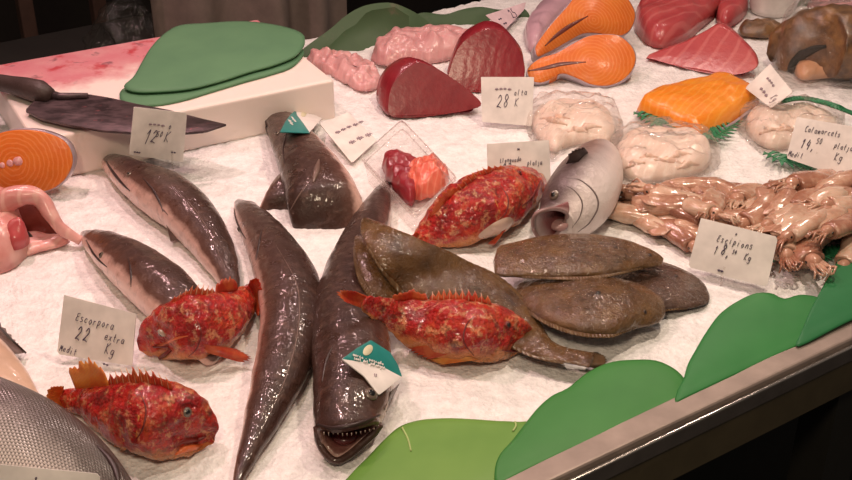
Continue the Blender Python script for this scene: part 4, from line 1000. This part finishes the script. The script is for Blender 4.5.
o = mb.build('brown_fish', M['monk']); tag(o, 'small brown mottled fish between the white tub and the monkfish head', 'fish')
# white tub
c = P(771, 11, 0); mb = MB()
R = None
for z, r in ((0, .040), (.01, .043), (.09, .052), (.095, .054), (.095, .049), (.012, .040)):
    q = [mb.vert(V((c.x+r*math.cos(k*.1963), c.y+r*math.sin(k*.1963), ZI+z))) for k in range(32)]
    if R: mb.strip(R, q)
    else: mb.face(*q)
    R = q
mb.face(*R[::-1]); o = mb.build('white_tub', M['white']); tag(o, 'small white plastic tub at the back beside the monkfish head', 'tub')
# clear bags of white fish
def bag(label, out, c0, c1, h, lumps, z=0.0):
    cx = sum(a for a, b in out)/len(out); cy = sum(b for a, b in out)/len(out)
    t = thing('clear_bag', label, 'bag', P(cx, cy), 'clear bags of white fish')
    inn = [(cx+(a-cx)*.86, cy+(b-cy)*.80+1) for a, b in out]
    mb0 = mb = MB(); pillow(mb, inn, c0, c1, h*.78, z, 9, .4, 60, True, 0, .010, 32); mb.build('fish_contents', M['flesh'], t)
    rb = random.Random(lumps); bt = mb0.bvh()
    for k in range(lumps):
        x, y, a_ = cx+rb.uniform(-.24, .24)*(max(p[0] for p in out)-min(p[0] for p in out)), cy+rb.uniform(-.16, .2)*(max(p[1] for p in out)-min(p[1] for p in out)), rb.uniform(-.7, .5); l_ = rb.uniform(8, 15)
        pts = []
        for i in range(9):
            w_ = (i-4)/4; hx = bt.ray_cast(CAM, ray(x+w_*l_*math.cos(a_)+2*math.sin(i), y+w_*l_*math.sin(a_)*.6-3*(1-w_*w_)*rb.uniform(.6, 1)).normalized())
            if hx[0] is not None: pts.append(hx[0]-Z*.001)
        if len(pts) > 4: mb = MB(); tube(mb, pts, lambda q: .0062*math.sin(math.pi*min(.9, max(.12, q))), 10); mb.jitter(.0012, 90, k); mb.build('fish_strip', M['flesh2'], t)
    mb = MB(); pillow(mb, out, c0, c1, h, z+.001, 14, .35, 90, True, 0, .012, 45)
    mb.jitter(.006, 38, 3); mb.jitter(.004, 90, 6); mb.build('film', M['film'], t)
M['flesh2'] = m_meat('peach_white_flesh', (.66, .40, .28), (.80, .60, .48), (.88, .74, .64), 28, .5, .4, .3)
bag('clear bag of white fish beside the 28 price card', [(524, 118), (530, 108), (545, 101), (566, 99), (590, 101), (610, 108), (621, 120), (622, 136), (612, 148), (590, 146), (570, 150), (552, 158), (540, 150), (528, 134)], (555, 124), (595, 126), .034, 4)
bag('largest clear bag of white fish, behind the heap of squid', [(608, 150), (615, 136), (630, 127), (652, 124), (680, 127), (702, 133), (716, 144), (720, 158), (712, 172), (692, 181), (665, 187), (640, 188), (620, 182), (610, 168)], (640, 156), (690, 156), .034, 5)
bag('clear bag of white fish with peach strips between the fern and the beige price card', [(738, 118), (746, 108), (764, 104), (790, 105), (815, 106), (836, 114), (846, 128), (840, 144), (820, 150), (795, 152), (770, 154), (752, 146), (741, 134)], (765, 128), (815, 128), .034, 6)
# tray of tuna
tz = .042
tq = [(402, 122), (455, 178), (415, 214), (362, 158)]
t = thing('plastic_tray', 'clear square plastic tray holding red and orange tuna pieces', 'tray', P(408, 170))
up4 = [P(a, b, tz) for a, b in tq]; cc = sum(up4, V())/4
def rr(pts, k, z, n=64):
    q = []
    for i in range(n):
        s = 4*i/n; j = int(s); p = pts[j].lerp(pts[(j+1) % 4], s-j); p = cc+(p-cc)*k; q.append(V((p.x, p.y, ZI+z)))
    return [q[i-1]*.25+q[i]*.5+q[(i+1) % n]*.25 for i in range(n)]
mb = MB(); prev = None
for k, z in ((1.05, tz), (1.05, tz+.0015), (1.0, tz+.0015), (.90, .005), (.86, .003), (.3, .003)):
    R = [mb.vert(p) for p in rr(up4, k, z)]
    if prev: mb.strip(prev, R)
    prev = R
mb.face(*prev); mb.build('box', M['tray'], t)
for a, b in ((1.05, 1.0), (.98, .97)):
    mb = MB(); q = rr(up4, a, tz if a > 1 else tz-.009); tube(mb, q+[q[0]], .0012, 6); mb.build('rim', M['tray'], t)
mb = MB(); pillow(mb, [(382, 168), (385, 161), (395, 158), (408, 161), (420, 168), (424, 178), (418, 192), (412, 205), (402, 200), (390, 184)], (396, 172), (408, 188), .026, .006, 12, .5, 80, True, 0, .008, 60); mb.jitter(.003, 90)
o = mb.build('tuna_piece', M['tuna']); tag(o, 'dark red tuna piece inside the clear tray', 'tuna')
mb = MB(); pillow(mb, [(404, 182), (410, 173), (420, 168), (436, 169), (449, 178), (446, 190), (433, 197), (419, 200), (408, 194)], (420, 182), (434, 180), .030, .008, 12, .5, 80, True, 0, .012, 80); mb.jitter(.004, 100)
o = mb.build('tuna_piece', M['roe']); tag(o, 'orange red minced fish piece inside the clear tray', 'fish')
# ---------------- green sheets ----------------
def lipz(q):   # the sheets follow the ice, dip at the lip
    w = (q-L0).dot(AW); return .004*noise.noise(q*6+V((3, 1, 0)))-.006*math.exp(-max(w, 0)/.03)
def leaf(label, out, z, m, veins=(), th=.0022):
    cx = sum(a for a, b in out)/len(out); cy = sum(b for a, b in out)/len(out)
    t = thing('leaf_sheet', label, 'leaf sheet', P(cx, cy), 'green leaf shaped sheets')
    mb = MB(); pillow(mb, out, (cx-30, cy+12), (cx+30, cy-12), th, z, 12, .8, 90, True, .0012, 0, 60, False, lipz); mb.build('sheet', M[m], t)
    for v in veins:
        mb = MB(); q = smooth_open(v, 14)
        pts = [P(a, b, z+th+.0004) for a, b in q]; pts = [p+Z*lipz(p) for p in pts]; tube(mb, pts, .0011, 6); mb.build('vein', M['vein'], t)
leaf('yellow green sheet at the front beside the open mouthed hake', [(340, 490), (352, 474), (368, 458), (385, 440), (400, 427), (420, 420), (445, 418), (470, 419), (495, 421), (516, 422), (530, 424), (520, 450), (500, 478), (480, 487), (430, 508), (380, 520), (345, 510)], .008, 'leaf_pale', [[(402, 428), (408, 440), (411, 452)], [(515, 422), (516, 426), (513, 431)]])
leaf('bright green sheet at the front, overlapping the yellow green sheet', [(496, 479), (495, 466), (500, 453), (512, 440), (524, 425), (538, 408), (552, 396), (568, 388), (588, 372), (610, 362), (632, 359), (655, 359), (672, 365), (684, 374), (690, 385), (684, 393), (640, 414), (590, 437), (540, 460), (505, 477)], .011, 'leaf_mid')
leaf('bright green wavy sheet at the front lip below the price card of the squid', [(676, 397), (678, 386), (684, 375), (688, 362), (696, 348), (706, 332), (720, 314), (738, 301), (756, 293), (772, 293), (784, 298), (800, 294), (818, 296), (832, 304), (836, 320), (820, 331), (780, 349), (720, 377), (690, 391)], .013, 'leaf_wave')
leaf('deep green sheet rising at the right end of the counter front', [(799, 341), (803, 326), (812, 306), (824, 284), (836, 264), (846, 248), (860, 238), (890, 232), (920, 250), (915, 285), (880, 303), (840, 322)], .016, 'leaf_deep')
def standleaf(label, out, line, tilt, m, z=.0):
    f, n, t_, up = tilted(line[0], line[1], z, tilt); mb = MB(); slab(mb, out, f, n, .002, 80, False, .2)
    for i, p in enumerate(mb.v): mb.v[i] = p-n*.012*noise.noise(p*9)
    o = mb.build('leaf_sheet', M[m]); tag(o, label, 'leaf sheet', 'green leaf shaped sheets')
standleaf('spotted dull green sheet standing at the back beside the chopping block', [(297, 62), (300, 52), (312, 42), (330, 29), (348, 14), (366, 5), (388, 3), (404, 8), (420, 16), (436, 28), (448, 40), (430, 48), (380, 58), (330, 66)], ((298, 58), (445, 30)), 55, 'leaf_back')
standleaf('dark green sheet standing at the back behind the pale pink price card', [(402, 30), (410, 18), (425, 12), (445, 14), (462, 10), (480, 8), (500, 10), (520, 8), (528, 16), (526, 24), (480, 32), (430, 36)], ((405, 28), (525, 12)), 50, 'leaf_back', .0)
standleaf('dull green sheet standing behind the white tub and monkfish head', [(800, 8), (803, -4), (815, -14), (840, -16), (856, -8), (850, 4), (825, 8)], ((800, 8), (850, 4)), 45, 'leaf_back', .0)
# green plastic fern strips
def fern(label, stem, wid, n, z=.004):
    q = smooth_open(stem, n); t = thing('plastic_fern', label, 'fern', P(*[sum(c)/len(stem) for c in zip(*stem)]), 'green plastic ferns')
    pts = [P(a, b, z+.004*math.sin(i*.4)) for i, (a, b) in enumerate(q)]
    mb = MB(); tube(mb, pts, .0012, 6); mb.build('stem', M['fern'], t)
    mb = MB()
    for i in range(1, n-1):
        d = (pts[i+1]-pts[i-1]).normalized(); s = Z.cross(d)
        for sg in (-1, 1):
            w = wid*(.35+.65*math.sin(math.pi*(i+.5)/n)); a = pts[i]; b = a+(s*sg+d*.5).normalized()*w+Z*.004
            e = d*.0032
            I = [mb.vert(a-e), mb.vert(a.lerp(b, .5)-e*1.2+Z*.003), mb.vert(b), mb.vert(a.lerp(b, .5)+e*1.2+Z*.003), mb.vert(a+e)]
            J = [mb.vert(mb.v[k]-Z*.0012) for k in I]
            mb.face(*I); mb.face(*J[::-1]); mb.strip(I, J)
    mb.build('leaflets', M['fern'], t, smooth=False)
fern('green plastic fern under the near edge of the salmon fillet', [(634, 112), (660, 126), (690, 138), (715, 136), (738, 120)], .030, 26)
fern('green plastic fern arching behind the bag with peach strips', [(778, 104), (800, 100), (822, 104), (840, 110), (860, 118)], .012, 30, .03)
fern('green plastic fern below the beige price card', [(764, 152), (780, 160), (800, 164), (824, 168)], .030, 14)
fern('green plastic fern sticking out under the front of the squid heap', [(770, 262), (795, 256), (820, 256), (842, 250)], .022, 16)
# ---------------- squid ----------------
def squid_proto(nm, seed, L, r, curl):
    t = thing(nm, '', 'squid', V((0, 0, 0)))
    mb = MB(); ptsq = [V((L*(s-.5), curl*math.sin(s*2.4)*L*.25, 0)) for s in [i/14 for i in range(15)]]
    rnd = random.Random(seed)
    prof = lambda s: r*(.12+.88*min(1, (s*2.6)**.7))*(1-.22*max(0, s-.75)*4*.6)
    prev = None; m = 16
    for i, p in enumerate(ptsq):
        s = i/14; d = (ptsq[min(i+1, 14)]-ptsq[max(i-1, 0)]).normalized(); a = Z.cross(d); q = prof(s)
        R = [mb.vert(p+a*q*math.cos(6.283*k/m)*1.1+Z*q*.72*math.sin(6.283*k/m), al=s) for k in range(m)]
        if prev: mb.strip(prev, R)
        else: mb.face(*R)
        prev = R
    d = (ptsq[-1]-ptsq[-2]).normalized(); e = ptsq[-1]
    R = [mb.vert(mb.v[k].lerp(e, .5)-d*.002, al=1) for k in prev]; mb.strip(prev, R); mb.face(*R)
    mb.jitter(.0022, 60, seed); mb.build('mantle', M['squid'], t, V((0, 0, 0)))
    mb = MB(); fan(mb, [ptsq[0]+Z*r*.2, ptsq[5]+Z*r*.55], [ptsq[0]+V((.000, r*.7, 0)), ptsq[2]+V((0, r*1.5, 0)), ptsq[5]+V((0, r*1.1, 0))], 12, 4, .05, .002)
    fan(mb, [ptsq[0]+Z*r*.2, ptsq[5]+Z*r*.55], [ptsq[0]+V((.000, -r*.7, 0)), ptsq[2]+V((0, -r*1.5, 0)), ptsq[5]+V((0, -r*1.1, 0))], 12, 4, .05, .002); mb.build('fins', M['squidhead'], t, V((0, 0, 0)))
    mb = MB(); ball(mb, e+d*r*.3, r*.58, d, 1.2, 12, 8); mb.jitter(.001, 120); mb.build('head', M['squidhead'], t, V((0, 0, 0)))
    mb = MB(); a = Z.cross(d)
    for k in range(7):
        w = (k-3)/3; st = e+d*r*.75+a*w*r*.38
        tube(mb, [st, st+d*r*.7+a*w*r*.25+Z*rnd.uniform(-.004, .003), st+d*r*1.2+a*(w*r*.3+rnd.uniform(-.003, .003))+Z*rnd.uniform(-.005, .003), st+d*r*1.6+a*(w*r*.3+rnd.uniform(-.006, .006))-Z*.006], lambda q: r*.15*(1-.7*q)+.0004, 6)
    mb.build('tentacles', M['squid'], t, V((0, 0, 0)))
    mb = MB()
    for sg in (-1, 1): ball(mb, e+d*r*.35+a*sg*r*.55+Z*r*.1, r*.12, a*sg, .6, 8, 6)
    mb.build('eyes', M['black'], t, V((0, 0, 0)))
    return t
protos = [squid_proto('squid', 11, .078, .0155, .6), squid_proto('squid', 12, .070, .0170, -.8), squid_proto('squid', 13, .088, .0145, .3)]
def dup(root):
    r = root.copy(); COL.objects.link(r)
    for ch in root.children:
        c = ch.copy(); COL.objects.link(c); c.parent = r
    return r
heap = [(640, 212, 25), (646, 200, 30), (652, 222, 60), (655, 190, 20), (664, 208, 40), (668, 232, 70), (670, 196, 15), (676, 216, 50), (683, 204, 75), (688, 188, 10), (690, 228, 60), (694, 212, 35), (702, 196, 95), (706, 222, 45), (714, 206, 130), (720, 192, 60), (722, 216, 20), (732, 204, 80), (738, 218, 140), (742, 194, 30), (748, 208, 160), (752, 224, 110),
 (758, 194, 150), (764, 210, 140), (768, 226, 150), (770, 238, 120), (776, 196, 160), (780, 212, 150), (784, 228, 140), (788, 184, 165), (792, 202, 155), (796, 242, 130), (798, 218, 145), (802, 190, 170), (806, 232, 140), (810, 206, 150), (812, 176, 165), (816, 248, 110), (818, 222, 150), (822, 194, 160), (828, 238, 140), (830, 210, 150), (832, 180, 170), (838, 226, 145), (842, 196, 160), (846, 244, 130), (848, 212, 150), (850, 182, 170), (856, 230, 150), (862, 200, 150), (866, 172, 165), (872, 218, 150)]
lay2 = [(660, 200, 30), (672, 210, 45), (684, 196, 20), (698, 206, 60), (710, 198, 120), (757, 205, 150), (775, 204, 145), (790, 212, 150), (800, 204, 155), (815, 200, 160), (808, 220, 140), (825, 214, 150), (838, 204, 150), (835, 188, 165), (848, 200, 155), (820, 184, 165), (845, 222, 145), (858, 190, 160), (782, 222, 135)]
rnd = random.Random(21); used = set(); k = 0
for lst, z in ((heap, .009), (lay2, .026)):
    for (px, py, a) in lst:
        pr = k % 3; o = protos[pr] if pr not in used else dup(protos[pr]); used.add(pr); k += 1
        right = min(1, max(0, (px-740)/60))
        o.location = P(px, py, z+.010*right*(1 if z < .02 else 1.2)+rnd.uniform(-.001, .003))
        o.rotation_euler = (rnd.uniform(-.25, .25), rnd.uniform(-.18, .18), math.radians(-a*0.9+rnd.uniform(-14, 14)+(180 if rnd.random() < .3 else 0)))
        s = rnd.uniform(.88, 1.15); o.scale = (s, s, s)
        o['label'] = 'small glossy pinkish brown squid in the heap behind the Escipions price card'; o['category'] = 'squid'; o['group'] = 'small squid in the heap'
# ---------------- light ----------------
def area(name, loc, tgt, size, power, col, spread=180):
    l = bpy.data.lights.new(name, 'AREA'); l.shape = 'DISK'; l.size = size; l.energy = power; l.color = col; l.spread = math.radians(spread)
    o = bpy.data.objects.new(name, l); COL.objects.link(o); o.location = loc
    o.rotation_euler = (V(tgt)-V(loc)).to_track_quat('-Z', 'Y').to_euler(); return o
for x, y, z, p, c in ((-.75, 2.45, 2.2, 2.8, (1, .58, .58)), (.0, 2.75, 2.25, 2.2, (1, .68, .64)), (.75, 2.60, 2.2, 2.6, (1, .78, .66)), (-.75, 1.55, 2.3, 6.2, (1, .62, .60)), (-.10, 1.50, 2.3, 3.6, (1, .76, .68)), (.55, 1.45, 2.3, 6.2, (1, .80, .62))):
    area('stall_lamp', (x, y, z), (x*.7, 1.0+y*.25, .85), .10, p, c, 150)
area('front_fill', (-.2, .05, 2.15), (-.05, 1.35, .85), .30, 4.0, (1, .78, .55), 120)  # added fill from the viewer's side, brightens the faces of the price cards
w = bpy.data.worlds.new('world'); SC.world = w; w.use_nodes = True
w.node_tree.nodes['Background'].inputs[0].default_value = (1, .85, .75, 1); w.node_tree.nodes['Background'].inputs[1].default_value = .10
SC.view_settings.view_transform = 'Standard'; SC.view_settings.look = 'None'; SC.view_settings.gamma = 1; SC.view_settings.use_curve_mapping = False
SC.view_settings.exposure = 0.15
